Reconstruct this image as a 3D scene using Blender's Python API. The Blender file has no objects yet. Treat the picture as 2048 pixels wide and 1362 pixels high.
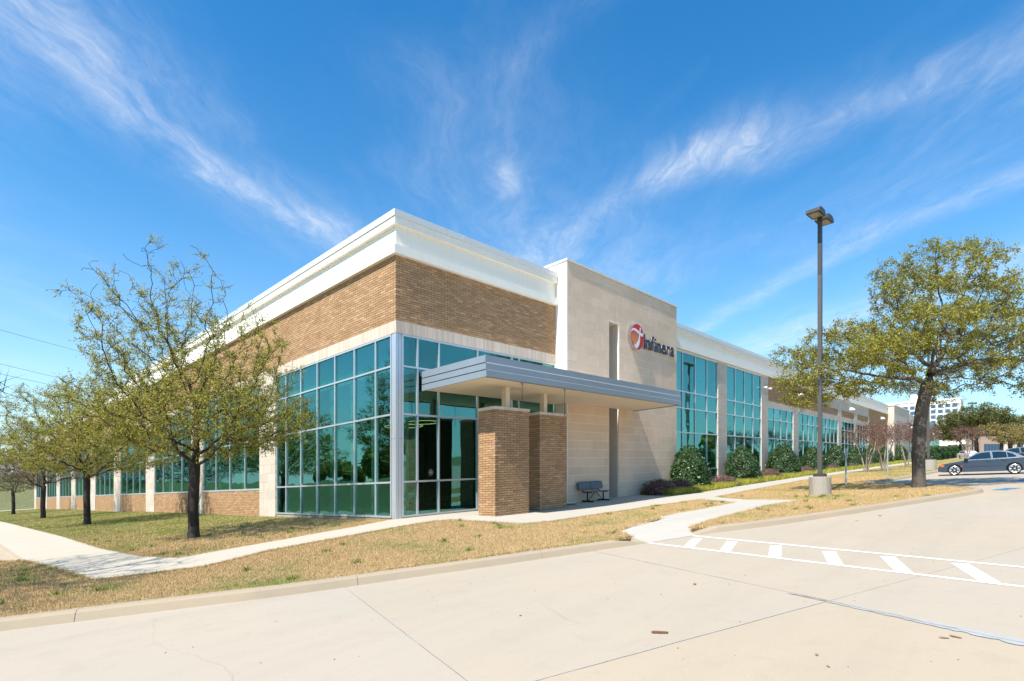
import bpy, bmesh, math, random
import numpy as np
from mathutils import Matrix, Vector
random.seed(7); rng = np.random.default_rng(7)
C = bpy.context.scene.collection
R = math.radians
# ------------------------------------------------------------------ site frame
# +x runs along the entrance facade, +y along the long side facade, z is height over the entrance slab.
# The site is a hillside: it climbs along +x and falls along +y, and walls, courses and paving follow the grade.
CAM = (-10.31, -14.95, 1.2)
YAW = 43.251
FX, FY = math.cos(R(YAW)), math.sin(R(YAW))
RX, RY = FY, -FX
K = 0.042
GX, GY = K * RX, K * RY
def grade(x, y): return GX * (x - CAM[0]) + GY * (y - CAM[1])
def S(p): return (p[0], p[1], p[2] + grade(p[0], p[1]))
def SA(a):
    a = np.array(a, float); a[:, 2] += GX * (a[:, 0] - CAM[0]) + GY * (a[:, 1] - CAM[1]); return a

# ------------------------------------------------------------------ camera, world, sun
sc = bpy.context.scene
cd = bpy.data.cameras.new('camera'); cam = bpy.data.objects.new('camera', cd); C.objects.link(cam)
cam.location = CAM
cam.rotation_euler = (R(90), 0, R(YAW - 90))
cd.sensor_width = 36; cd.lens = 36 * 1080 / 2048; cd.shift_y = (954.7 - 681) / 2048
cd.clip_start = 0.1; cd.clip_end = 5000
sc.camera = cam
sc.view_settings.view_transform = 'Standard'; sc.view_settings.look = 'None'
sc.view_settings.exposure = 0.66; sc.view_settings.gamma = 1
try: sc.view_settings.use_curve_mapping = False
except Exception: pass
SUN = Vector((0.74, 0.08, -1.0)).normalized()          # direction the light travels
sun_el = math.asin(-SUN.z); sun_az = math.atan2(-SUN.x, -SUN.y)
ld = bpy.data.lights.new('sun', 'SUN'); ld.energy = 5.0; ld.angle = R(0.53); ld.color = (1.0, 0.945, 0.85)
so = bpy.data.objects.new('sun', ld); C.objects.link(so)
so.rotation_euler = SUN.to_track_quat('-Z', 'Y').to_euler()
so.location = (-20, -10, 40)

class NT:
    """tiny node-tree writer"""
    def __init__(s, tree): s.t = tree; s.n = tree.nodes; s.l = tree.links
    def add(s, typ, **kw):
        nd = s.n.new(typ)
        for k, v in kw.items(): setattr(nd, k, v)
        return nd
    def put(s, sock, v):
        if isinstance(v, bpy.types.NodeSocket): s.l.new(v, sock)
        else: sock.default_value = v
    def math(s, op, a, b=0.0, c=None, clamp=False):
        nd = s.add('ShaderNodeMath', operation=op, use_clamp=clamp)
        s.put(nd.inputs[0], a); s.put(nd.inputs[1], b)
        if c is not None: s.put(nd.inputs[2], c)
        return nd.outputs[0]
    def vmath(s, op, a, b=None, out=0):
        nd = s.add('ShaderNodeVectorMath', operation=op)
        s.put(nd.inputs[0], a)
        if b is not None: s.put(nd.inputs[1], b)
        return nd.outputs[out]
    def noise(s, vec, scale, detail=4, rough=0.55, dist=0.0):
        nd = s.add('ShaderNodeTexNoise'); s.put(nd.inputs['Vector'], vec)
        nd.inputs['Scale'].default_value = scale; nd.inputs['Detail'].default_value = detail
        nd.inputs['Roughness'].default_value = rough; nd.inputs['Distortion'].default_value = dist
        return nd.outputs[0]
    def ramp(s, f, stops, interp='LINEAR'):
        nd = s.add('ShaderNodeValToRGB'); e = nd.color_ramp.elements; nd.color_ramp.interpolation = interp
        while len(e) > len(stops): e.remove(e[-1])
        while len(e) < len(stops): e.new(0.5)
        for q, (pos, c) in zip(e, stops):
            q.position = pos; q.color = (c[0], c[1], c[2], 1) if not isinstance(c, (int, float)) else (c, c, c, 1)
        s.put(nd.inputs[0], f); return nd.outputs[0]
    def mix(s, f, a, b, mode='MIX'):
        nd = s.add('ShaderNodeMix', data_type='RGBA', blend_type=mode)
        s.put(nd.inputs[0], f)
        for i, v in ((6, a), (7, b)):
            if isinstance(v, tuple): v = (v[0], v[1], v[2], 1)
            s.put(nd.inputs[i], v)
        return nd.outputs[2]
    def rng(s, v, a, b, c, d):
        nd = s.add('ShaderNodeMapRange'); s.put(nd.inputs[0], v)
        for i, q in enumerate((a, b, c, d)): nd.inputs[i + 1].default_value = q
        return nd.outputs[0]

# --- world: physical clear sky plus high cirrus lying on a plane far above
w = bpy.data.worlds.new('World'); sc.world = w; w.use_nodes = True
nt = NT(w.node_tree); nt.n.clear()
sky = nt.add('ShaderNodeTexSky', sky_type='NISHITA'); sky.sun_disc = False
sky.sun_elevation = sun_el; sky.sun_rotation = sun_az; sky.altitude = 200; sky.air_density = 1.0; sky.dust_density = 0.6; sky.ozone_density = 2.2
tc = nt.add('ShaderNodeTexCoord').outputs['Generated']
sep = nt.add('ShaderNodeSeparateXYZ'); nt.put(sep.inputs[0], tc)
dz = nt.math('MAXIMUM', sep.outputs[2], 0.02)
lat = nt.math('ADD', nt.math('MULTIPLY', sep.outputs[0], RX), nt.math('MULTIPLY', sep.outputs[1], RY))
dep = nt.math('ADD', nt.math('MULTIPLY', sep.outputs[0], FX), nt.math('MULTIPLY', sep.outputs[1], FY))
u = nt.math('DIVIDE', lat, dz); v = nt.math('DIVIDE', dep, dz)          # cloud-plane coordinates, unit = cloud height
cmb = nt.add('ShaderNodeCombineXYZ'); nt.put(cmb.inputs[0], u); nt.put(cmb.inputs[1], v); P = cmb.outputs[0]
warpn = nt.add('ShaderNodeTexNoise'); nt.put(warpn.inputs['Vector'], P); warpn.inputs['Scale'].default_value = 2.2; warpn.inputs['Detail'].default_value = 5
wv = nt.vmath('SUBTRACT', warpn.outputs['Color'], (0.5, 0.5, 0.5))
scv = nt.add('ShaderNodeVectorMath', operation='SCALE'); nt.put(scv.inputs[0], wv); scv.inputs[3].default_value = 0.30
PW = nt.vmath('ADD', P, scv.outputs[0])
def band(pts, width, amp):
    """soft streak of cirrus along a polyline on the cloud plane"""
    best = None
    for a, b in zip(pts[:-1], pts[1:]):
        L2 = (b[0] - a[0]) ** 2 + (b[1] - a[1]) ** 2
        pa = nt.vmath('SUBTRACT', PW, (a[0], a[1], 0))
        tt = nt.math('MULTIPLY', nt.vmath('DOT_PRODUCT', pa, (b[0] - a[0], b[1] - a[1], 0), out=1), 1 / L2, clamp=True)
        sv = nt.add('ShaderNodeVectorMath', operation='SCALE'); sv.inputs[0].default_value = (b[0] - a[0], b[1] - a[1], 0); nt.put(sv.inputs[3], tt)
        d = nt.vmath('LENGTH', nt.vmath('SUBTRACT', pa, sv.outputs[0]), out=1)
        best = d if best is None else nt.math('MINIMUM', best, d)
    q = nt.math('DIVIDE', best, width)
    return nt.math('MULTIPLY', nt.math('POWER', 2.718, nt.math('MULTIPLY', nt.math('MULTIPLY', q, q), -1.0)), amp)
bands = [band([(-1.06, 0.95), (-1.05, 1.485), (-.97, 1.77), (-.75, 2.2), (-.55, 2.9)], .085, .50),
         band([(-1.0, 1.2), (-.92, 1.85), (-.45, 2.6)], .22, .22),
         band([(1.25, 1.2), (.57, 1.72), (.14, 2.34), (-.1, 3.0)], .10, .30),
         band([(.74, 1.66), (.52, 1.76)], .13, .62),
         band([(1.75, 1.7), (1.43, 2.36), (1.26, 3.6)], .09, .42),
         band([(2.5, 2.2), (2.07, 3.3), (1.8, 4.8), (1.5, 7)], .28, .55),
         band([(-.1, 1.5), (-.05, 2.0)], .26, .15), band([(-.06, 1.86), (.02, 1.70)], .04, .32),
         band([(.15, 1.1), (.0, 1.35)], .07, .10),
         band([(.2, 2.6), (.3, 3.6), (.9, 5.5)], .45, .40),
         band([(-1.6, 3.6), (-1.9, 4.5)], .10, .35), band([(-2.3, 4.9), (-2.6, 5.8)], .2, .35)]
tot = bands[0]
for b in bands[1:]: tot = nt.math('ADD', tot, b)
rot = nt.add('ShaderNodeMapping'); nt.put(rot.inputs[0], PW); rot.inputs['Rotation'].default_value = (0, 0, R(28)); rot.inputs['Scale'].default_value = (2.6, .8, 1)
fine = nt.noise(rot.outputs[0], 2.6, 9, 0.62, 0.6)
fine2 = nt.noise(rot.outputs[0], 9.0, 8, 0.66, 1.2)
fine = nt.math('MULTIPLY', nt.rng(fine, 0.30, 0.72, 0.22, 1.25), nt.rng(fine2, 0.3, 0.7, 0.62, 1.3))
rot2 = nt.add('ShaderNodeMapping'); nt.put(rot2.inputs[0], PW); rot2.inputs['Rotation'].default_value = (0, 0, R(-20)); rot2.inputs['Scale'].default_value = (1.4, .5, 1)
veil = nt.rng(nt.noise(rot2.outputs[0], 0.8, 7, 0.55, 0.3), 00.46, 0.85, 0.0, 0.42)
puff = nt.rng(nt.noise(P, 2.3, 6, 0.6), 0.66, 0.76, 0.0, 0.5)
low = nt.rng(dz, 0.16, 0.42, 1.0, 0.0)
cloud = nt.math('ADD', nt.math('MULTIPLY', tot, fine), nt.math('MULTIPLY', veil, fine))
cloud = nt.math('ADD', cloud, nt.math('MULTIPLY', puff, nt.math('MULTIPLY', low, 0.8)))
cloud = nt.math('MULTIPLY', cloud, nt.rng(sep.outputs[2], 0.0, 0.12, 0.4, 1.0))
cloud = nt.math('MULTIPLY', cloud, 0.62)
hz = nt.math('MULTIPLY', nt.math('POWER', nt.math('SUBTRACT', 1.0, nt.math('MAXIMUM', sep.outputs[2], 0.0)), 5.2), 0.84)
cloud = nt.math('SUBTRACT', 1.0, nt.math('MULTIPLY', nt.math('SUBTRACT', 1.0, nt.math('MINIMUM', cloud, 0.9)), nt.math('SUBTRACT', 1.0, hz)))
hs = nt.add('ShaderNodeHueSaturation'); hs.inputs['Saturation'].default_value = 1.28; hs.inputs['Value'].default_value = 1.0; nt.put(hs.inputs['Color'], sky.outputs[0])
tint = nt.mix(1.0, hs.outputs[0], (0.48, 1.18, 1.26), 'MULTIPLY')
col = nt.mix(cloud, tint, (5.6, 5.75, 5.95))
bg = nt.add('ShaderNodeBackground'); nt.put(bg.inputs[0], col); bg.inputs[1].default_value = 0.12
ow = nt.add('ShaderNodeOutputWorld'); nt.put(ow.inputs[0], bg.outputs[0])

# ------------------------------------------------------------------ materials
def mat(name):
    m = bpy.data.materials.new(name); m.use_nodes = True
    t = NT(m.node_tree); b = t.n['Principled BSDF']; return m, t, b
def geo_pos(t): return t.add('ShaderNodeNewGeometry').outputs['Position']
def rnd(t):
    a = t.add('ShaderNodeNewGeometry').outputs['Random Per Island']; b = t.add('ShaderNodeObjectInfo').outputs['Random']
    return t.math('FRACT', t.math('ADD', a, b))
def bump(t, b, h, strength, dist=0.01):
    n = t.add('ShaderNodeBump'); n.inputs['Strength'].default_value = strength; n.inputs['Distance'].default_value = dist
    t.put(n.inputs['Height'], h); t.put(b.inputs['Normal'], n.outputs[0])
def simple(name, col, rough=0.6, metal=0.0, var=0.08, scale=6.0, bmp=0.0, bscale=80, spec=0.4):
    m, t, b = mat(name); p = geo_pos(t)
    n = t.noise(p, scale, 5)
    c = t.mix(t.rng(n, 0.3, 0.7, 0, 1), tuple(x * (1 - var) for x in col), tuple(min(1, x * (1 + var)) for x in col))
    t.put(b.inputs['Base Color'], c); b.inputs['Roughness'].default_value = rough; b.inputs['Metallic'].default_value = metal
    b.inputs['Specular IOR Level'].default_value = spec
    if bmp: bump(t, b, t.noise(p, bscale, 4), bmp)
    return m
def stretched(t, p, sx, sy, sz, scale, detail=5):
    mp = t.add('ShaderNodeMapping'); t.put(mp.inputs[0], p); mp.inputs['Scale'].default_value = (sx, sy, sz)
    return t.noise(mp.outputs[0], scale, detail)
def masonry(name, stops, rough=0.85, streak=0.0, bmp=0.35, bscale=60, var=0.15, nscale=14):
    m, t, b = mat(name); p = geo_pos(t)
    c = t.ramp(rnd(t), stops)
    n = t.noise(p, nscale, 6, 0.65)
    c = t.mix(t.rng(n, 0.3, 0.7, 0.0, 1.0), c, t.mix(1.0, c, (1 - var, 1 - var, 1 - var), 'MULTIPLY'))
    big = t.noise(p, 0.55, 4)
    c = t.mix(t.rng(big, 0.4, 0.75, 0.0, 0.5), c, t.mix(1.0, c, (.82, .80, .78), 'MULTIPLY'))
    if streak:
        s = stretched(t, p, 3.0, 3.0, 0.12, 2.4)
        c = t.mix(t.rng(s, 0.5, 0.75, 0.0, streak), c, t.mix(1.0, c, (.70, .68, .66), 'MULTIPLY'))
    t.put(b.inputs['Base Color'], c); b.inputs['Roughness'].default_value = rough; b.inputs['Specular IOR Level'].default_value = 0.25
    bump(t, b, t.noise(p, bscale, 5), bmp, 0.006)
    return m
M = {}
M['brick'] = masonry('brick', [(0.0, (.375, .218, .110)), (.3, (.43, .254, .132)), (.7, (.475, .285, .152)), (.93, (.515, .318, .176)), (1.0, (.58, .375, .22))])
M['mortar'] = simple('mortar', (.135, .075, .038), .95, var=.1, bmp=.3)
M['soldier'] = masonry('soldier_brick', [(0, (.62, .49, .38)), (.5, (.68, .55, .44)), (1, (.74, .62, .52))], var=.08)
M['soldmortar'] = simple('soldier_mortar', (.50, .40, .30), .95)
M['stone'] = masonry('cast_stone', [(0, (.72, .54, .395)), (.5, (.75, .565, .415)), (1, (.79, .60, .445))], streak=.15, var=.07, bscale=90, bmp=.25)
M['stonejoint'] = simple('stone_joint', (.88, .76, .62), .95)
M['pier'] = masonry('pier_stone', [(0, (.54, .465, .385)), (1, (.60, .525, .44))], streak=.2, var=.06, bscale=90, bmp=.2)
def whitemat():
    m, t, b = mat('white_render'); p = geo_pos(t); s1 = stretched(t, p, 4, 4, .25, 2.2, 6); n = t.noise(p, .6, 5)
    c = t.mix(t.rng(s1, .5, .8, 0, .30), (.84, .795, .705), (.64, .60, .53)); c = t.mix(t.rng(n, .45, .7, 0, .12), c, (.72, .69, .62))
    t.put(b.inputs['Base Color'], c); b.inputs['Roughness'].default_value = .85; bump(t, b, t.noise(p, 110, 4), .15); return m
M['white'] = whitemat()
M['sidewhite'] = simple('pale_stone_side', (.74, .69, .61), .8, var=.03, scale=1.5, bmp=.1)
M['coping'] = simple('coping_metal', (.71, .695, .66), .45, .25, var=.03)
M['alu'] = simple('aluminium', (.58, .61, .65), .38, .55, var=.03)
M['fascia'] = simple('fascia_metal', (.275, .315, .36), .42, .3, var=.03, scale=1.5)
M['soffit'] = simple('soffit_plaster', (.78, .66, .50), .85, var=.03, scale=1.5)
M['seam'] = simple('seam_dark', (.05, .05, .055), .7)
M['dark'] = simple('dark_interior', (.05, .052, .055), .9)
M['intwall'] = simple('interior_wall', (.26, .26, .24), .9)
M['intlight'] = simple('interior_plaster', (.68, .68, .64), .8)
M['blind'] = simple('blind_fabric', (.62, .64, .60), .9)
M['carpet'] = simple('carpet', (.09, .09, .095), .95)
M['concbase'] = masonry('lamp_base_concrete', [(0, (.42, .37, .31)), (1, (.42, .37, .31))], streak=.6)
M['pole'] = simple('bronze_paint', (.060, .055, .052), .45, .2)
M['poleb'] = simple('faded_bronze_paint', (.085, .078, .075), .5, .1)
M['steel'] = simple('galvanised_steel', (.42, .45, .48), .45, .6)
M['black'] = simple('black_paint', (.012, .012, .014), .4)
M['benchblue'] = simple('slate_vinyl', (.105, .125, .15), .5, var=.06, scale=60)
M['lens'] = simple('lamp_lens', (.30, .27, .16), .25)
M['lightwhite'] = simple('light_housing', (.82, .82, .80), .4)
M['chain'] = simple('chain_metal', (.18, .16, .14), .5, .5)
M['letter'] = simple('letter_face', (.012, .013, .022), .35, spec=.12)
M['letterside'] = simple('letter_return', (.17, .19, .24), .35, .4)
M['chrome'] = simple('chrome', (.62, .63, .66), .12, 1.0)
M['red'] = simple('logo_red', (.60, .030, .008), .35, spec=.12)
M['orange'] = None
M['logowhite'] = simple('logo_white', (.74, .75, .80), .4, spec=.12)
M['leadsign'] = simple('blue_sign', (.02, .07, .32), .5)
M['bark'] = masonry('bark', [(0, (.045, .036, .030)), (1, (.075, .060, .050))], bscale=28, bmp=1.0, var=.4)
M['oakbark'] = masonry('oak_bark', [(0, (.15, .122, .10)), (1, (.17, .14, .115))], bscale=22, bmp=1.0, var=.6, nscale=34)
M['palebark'] = masonry('pale_bark', [(0, (.28, .23, .18)), (1, (.35, .29, .23))], bscale=30, bmp=.4)
def orange_mat():
    m, t, b = mat('logo_orange'); p = t.add('ShaderNodeTexCoord').outputs['Object']
    s = t.add('ShaderNodeSeparateXYZ'); t.put(s.inputs[0], p)
    t.put(b.inputs['Base Color'], t.ramp(t.rng(s.outputs[2], -.5, .35, 0, 1), [(0, (.66, .25, .012)), (.5, (.62, .16, .01)), (1, (.52, .05, .014))])); b.inputs['Roughness'].default_value = .35
    return m
M['orange'] = orange_mat()
def leafmat(name, stops, trans=0.25, rough=0.55, spec=0.3):
    m, t, b = mat(name); t.put(b.inputs['Base Color'], t.ramp(rnd(t), stops)); b.inputs['Roughness'].default_value = rough
    b.inputs['Specular IOR Level'].default_value = spec
    tr = t.add('ShaderNodeBsdfTranslucent'); t.put(tr.inputs[0], t.ramp(rnd(t), stops))
    mx = t.add('ShaderNodeMixShader'); mx.inputs[0].default_value = trans
    t.l.new(b.outputs[0], mx.inputs[1]); t.l.new(tr.outputs[0], mx.inputs[2]); t.l.new(mx.outputs[0], t.n['Material Output'].inputs[0])
    return m
M['leafelm'] = leafmat('elm_leaf', [(0, (.22, .25, .035)), (.3, (.38, .40, .045)), (.62, (.52, .48, .05)), (.8, (.32, .24, .08)), (1, (.30, .18, .10))], .42)
M['leafbrown'] = leafmat('brown_leaf', [(0, (.20, .14, .08)), (.5, (.27, .19, .11)), (.8, (.22, .20, .06)), (1, (.34, .25, .15))], .3)
M['leafoak'] = leafmat('oak_leaf', [(0, (.15, .165, .025)), (.4, (.30, .29, .04)), (.8, (.44, .39, .05)), (1, (.30, .22, .07))], .35)
M['leafdark'] = leafmat('dark_oak_leaf', [(0, (.08, .10, .025)), (.5, (.13, .14, .035)), (1, (.20, .18, .05))], .25)
M['leaftan'] = leafmat('tan_leaf', [(0, (.24, .19, .07)), (.5, (.32, .24, .08)), (1, (.22, .20, .06))], .3)
M['holly'] = leafmat('holly_leaf', [(0, (.016, .040, .011)), (.5, (.032, .075, .018)), (.85, (.058, .118, .028)), (1, (.10, .17, .045))], .10, .38, .45)
M['loro'] = leafmat('purple_leaf', [(0, (.11, .055, .05)), (.5, (.20, .10, .09)), (.85, (.30, .17, .14)), (1, (.40, .27, .21))], .2)
M['lirio'] = leafmat('liriope_blade', [(0, (.18, .24, .03)), (.35, (.30, .34, .04)), (.7, (.52, .46, .06)), (1, (.55, .42, .13))], .3)
M['crape'] = leafmat('dry_seedhead', [(0, (.09, .045, .035)), (.5, (.17, .08, .06)), (1, (.26, .15, .11))], .15)
def grassmat():
    m, t, b = mat('dormant_grass'); p = geo_pos(t)
    dry = t.ramp(rnd(t), [(0, (.38, .245, .11)), (.4, (.50, .335, .155)), (.8, (.60, .425, .215)), (1, (.70, .53, .31))])
    grn = t.ramp(rnd(t), [(0, (.10, .17, .025)), (.5, (.20, .27, .045)), (1, (.38, .38, .10))])
    big = t.noise(p, 0.42, 5, 0.6); sm = t.noise(p, 2.6, 4)
    s = t.add('ShaderNodeSeparateXYZ'); t.put(s.inputs[0], p)
    f = t.math('ADD', t.rng(big, 0.48, 0.72, 0.0, 0.75), t.rng(sm, 0.56, 0.78, 0.0, 0.75))
    f = t.math('ADD', f, t.math('MULTIPLY', t.rng(s.outputs[1], 1.5, 12.0, 0.0, 0.52), t.rng(s.outputs[0], 1.0, 0.0, 0.0, 1.0)))
    f = t.math('ADD', f, t.rng(s.outputs[0], 30.0, 40.0, 0.0, 0.35))
    f = t.math('MULTIPLY', f, t.math('GREATER_THAN', f, t.math('MULTIPLY', rnd(t), 0.55)), clamp=True)
    c = t.mix(t.math('MINIMUM', f, 0.9), dry, grn)
    t.put(b.inputs['Base Color'], c); b.inputs['Roughness'].default_value = .8; b.inputs['Specular IOR Level'].default_value = 0.15
    return m
M['grass'] = grassmat()
def thatch():
    m, t, b = mat('thatch_ground'); p = geo_pos(t)
    n = t.noise(p, 30, 6, .7); big = t.noise(p, 0.42, 5, .6); sm = t.noise(p, 2.6, 4)
    s = t.add('ShaderNodeSeparateXYZ'); t.put(s.inputs[0], p)
    c = t.ramp(n, [(.25, (.22, .135, .065)), (.5, (.38, .26, .125)), (.75, (.52, .375, .20))])
    g = t.ramp(n, [(.25, (.05, .08, .015)), (.5, (.12, .15, .035)), (.75, (.24, .23, .07))])
    f = t.math('ADD', t.rng(big, 0.48, 0.72, 0.0, 0.6), t.rng(sm, 0.56, 0.78, 0.0, 0.5))
    f = t.math('ADD', f, t.math('MULTIPLY', t.rng(s.outputs[1], 1.5, 12.0, 0.0, 0.5), t.rng(s.outputs[0], 1.0, 0.0, 0.0, 1.0)), clamp=True)
    t.put(b.inputs['Base Color'], t.mix(f, c, g)); b.inputs['Roughness'].default_value = .95
    bump(t, b, n, .9, .03); return m
M['thatch'] = thatch()
def hillmat():
    m, t, b = mat('hill_grass'); p = geo_pos(t)
    n = t.noise(p, 3.0, 8, .7); b2 = t.noise(p, .12, 4)
    c = t.mix(t.rng(b2, .4, .62, 0, 1), t.ramp(n, [(.3, (.08, .11, .03)), (.6, (.19, .22, .07))]), t.ramp(n, [(.3, (.10, .10, .035)), (.65, (.22, .20, .09))]))
    t.put(b.inputs['Base Color'], c); b.inputs['Roughness'].default_value = .95; bump(t, b, n, 1.0, .3); return m
M['hill'] = hillmat()
def concrete(name, base, warm, stain=.5, patch=True):
    m, t, b = mat(name); p = geo_pos(t)
    big = t.noise(p, .35, 6, .6); mid = t.noise(p, 2.2, 6, .65, .4); fine = t.noise(p, 45, 5, .7); spk = t.noise(p, 130, 2, .5)
    c = t.mix(t.rng(big, .35, .68, 0, 1), base, warm)
    c = t.mix(t.rng(mid, .52, .78, 0, stain), c, tuple(x * .78 for x in base))
    c = t.mix(t.rng(fine, .35, .7, 0, .28), c, tuple(x * .72 for x in base))
    mp = t.add('ShaderNodeMapping'); t.put(mp.inputs[0], p); mp.inputs['Rotation'].default_value = (0, 0, R(19)); mp.inputs['Scale'].default_value = (.06, .9, 1)
    trk = t.noise(mp.outputs[0], 1.6, 5, .6); c = t.mix(t.rng(trk, .48, .72, 0, .30), c, tuple(x * .80 for x in base))
    oil = t.noise(p, 1.1, 8, .75, .5); c = t.mix(t.rng(oil, .66, .74, 0, .32), c, tuple(x * .55 for x in base))
    c = t.mix(t.rng(spk, .68, .78, 0, .35), c, tuple(x * .45 for x in base))
    ob = t.add('ShaderNodeObjectInfo').outputs['Random']
    c = t.mix(t.math('MULTIPLY', ob, .55), c, t.mix(1.0, c, (1.02, .955, .86), 'MULTIPLY'))
    t.put(b.inputs['Base Color'], c); b.inputs['Roughness'].default_value = .88; b.inputs['Specular IOR Level'].default_value = .2
    bump(t, b, fine, .25, .004)
    return m
M['lot'] = concrete('lot_concrete', (.400, .345, .280), (.425, .355, .280), .35)
M['lotwarm'] = concrete('warm_concrete', (.405, .343, .268), (.43, .352, .270), .4)
M['kerb'] = concrete('kerb_concrete', (.365, .295, .215), (.39, .305, .215), .4)
M['walk'] = concrete('walk_concrete', (.45, .41, .355), (.465, .42, .355), .3)
M['jointdark'] = simple('joint_bottom', (.31, .265, .21), .95)
M['sealant'] = simple('sealant', (.36, .35, .33), .6, var=.12, scale=14)
M['patch'] = None
def patchmat():
    m, t, b = mat('repair_mortar'); p = geo_pos(t); n = t.noise(p, 7, 8, .75)
    t.put(b.inputs['Base Color'], t.ramp(n, [(.28, (.17, .16, .15)), (.36, (.32, .32, .315)), (.6, (.375, .38, .385)), (.8, (.38, .35, .31))])); b.inputs['Roughness'].default_value = .85
    return m
M['patch'] = patchmat()
def paint(name, col, wear=.35):
    m, t, b = mat(name); p = geo_pos(t); n = t.noise(p, 25, 6, .75); g = t.noise(p, 2.5, 3)
    t.put(b.inputs['Base Color'], t.mix(t.rng(n, .62, .72, 0, wear), col, (.52, .46, .38))); b.inputs['Roughness'].default_value = .7
    return m
M['paintwhite'] = paint('road_paint_white', (.80, .80, .79), .5)
M['paintblue'] = paint('road_paint_blue', (.05, .17, .30), .8)
def glassmat(name, tr, gl, lo=.34, hi=.85, wav=.010):
    m, t, b = mat(name); t.n.remove(b)
    lw = t.add('ShaderNodeLayerWeight'); lw.inputs[0].default_value = .5
    fac = t.rng(lw.outputs['Facing'], .25, .95, lo, hi)
    a = t.add('ShaderNodeBsdfTransparent'); a.inputs[0].default_value = (*tr, 1)
    g = t.add('ShaderNodeBsdfGlossy'); t.put(g.inputs[0], t.mix(t.add('ShaderNodeObjectInfo').outputs['Random'], tuple(q * .84 for q in gl), tuple(q * 1.12 for q in gl))); g.inputs['Roughness'].default_value = .012
    n = t.add('ShaderNodeBump'); n.inputs['Strength'].default_value = .35; n.inputs['Distance'].default_value = wav
    t.put(n.inputs['Height'], t.noise(geo_pos(t), .8, 1)); t.put(g.inputs['Normal'], n.outputs[0])
    mx = t.add('ShaderNodeMixShader'); t.put(mx.inputs[0], fac); t.l.new(a.outputs[0], mx.inputs[1]); t.l.new(g.outputs[0], mx.inputs[2])
    t.l.new(mx.outputs[0], t.n['Material Output'].inputs[0]); return m
M['glass'] = glassmat('teal_glass', (.50, .78, .71), (.255, .565, .545), .32, .54, .022)
M['carglass'] = glassmat('car_glass', (.12, .13, .15), (.24, .28, .33), .25, .9)
M['hotelglass'] = simple('hotel_glass', (.045, .10, .17), .12, .1)
def carpaint(name, col, metal=.55):
    m, t, b = mat(name); b.inputs['Base Color'].default_value = (*col, 1); b.inputs['Metallic'].default_value = metal; b.inputs['Roughness'].default_value = .28
    b.inputs['Coat Weight'].default_value = .5; b.inputs['Coat Roughness'].default_value = .05; return m
M['carblue'] = carpaint('slate_blue_paint', (.055, .078, .118), .3); M['carwhite'] = carpaint('white_paint', (.75, .75, .75), 0.0); M['cardark'] = carpaint('charcoal_paint', (.03, .035, .04))
M['tyre'] = simple('rubber', (.018, .018, .018), .85); M['rim'] = simple('alloy', (.68, .69, .71), .3, .6)
M['amber'] = simple('amber_lens', (.62, .14, .02), .25); M['headlens'] = simple('headlight_lens', (.35, .37, .40), .12, .3)
M['hotel'] = simple('hotel_wall', (.60, .55, .47), .85, var=.02, scale=.2)
M['pink'] = simple('pinkish_brick', (.36, .26, .21), .9)
M['leaflitter'] = leafmat('dead_leaf', [(0, (.26, .15, .06)), (1, (.40, .25, .11))], .1)
M['woodbark'] = simple('bark_scrap', (.16, .085, .05), .9, var=.3, scale=30)
M['wire'] = simple('cable', (.05, .055, .07), .7)
m_, t_, b_ = mat('lit_ring'); b_.inputs['Base Color'].default_value = (.8, .75, .5, 1); b_.inputs['Emission Color'].default_value = (1, .70, .30, 1); b_.inputs['Emission Strength'].default_value = 1.1; M['ring'] = m_

# ------------------------------------------------------------------ object helpers
def tag(o, label=None, cat=None, group=None, kind=None):
    if label: o['label'] = label
    if cat: o['category'] = cat
    if group: o['group'] = group
    if kind: o['kind'] = kind
    return o
def link(name, me, parent=None, loc=None, mats=None):
    o = bpy.data.objects.new(name, me); C.objects.link(o)
    if parent is not None: o.parent = parent
    if loc is not None: o.location = loc
    return o
def empty(name, loc, label=None, cat=None, group=None, rz=0.0):
    o = bpy.data.objects.new(name, None); C.objects.link(o); o.location = loc; o.rotation_euler = (0, 0, rz); o.empty_display_size = .3
    return tag(o, label, cat, group)
def mesh_np(name, verts, faces, m, smooth=False):
    """faces: list of arrays (n x k), k = 3 or 4"""
    me = bpy.data.meshes.new(name); verts = np.asarray(verts, np.float32)
    if not isinstance(faces, list): faces = [faces]
    faces = [np.asarray(f, np.int32) for f in faces if len(f)]
    nl = sum(f.size for f in faces); npoly = sum(len(f) for f in faces)
    me.vertices.add(len(verts)); me.vertices.foreach_set('co', verts.ravel())
    me.loops.add(nl); me.loops.foreach_set('vertex_index', np.concatenate([f.ravel() for f in faces]))
    me.polygons.add(npoly)
    tots = np.concatenate([np.full(len(f), f.shape[1]) for f in faces]); st = np.concatenate([[0], np.cumsum(tots)[:-1]])
    me.polygons.foreach_set('loop_start', st.astype(np.int32))
    try: me.polygons.foreach_set('loop_total', tots.astype(np.int32))
    except Exception: pass
    me.polygons.foreach_set('use_smooth', np.full(npoly, bool(smooth)))
    me.update(calc_edges=True); me.validate(); me.materials.append(m); return me
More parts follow.
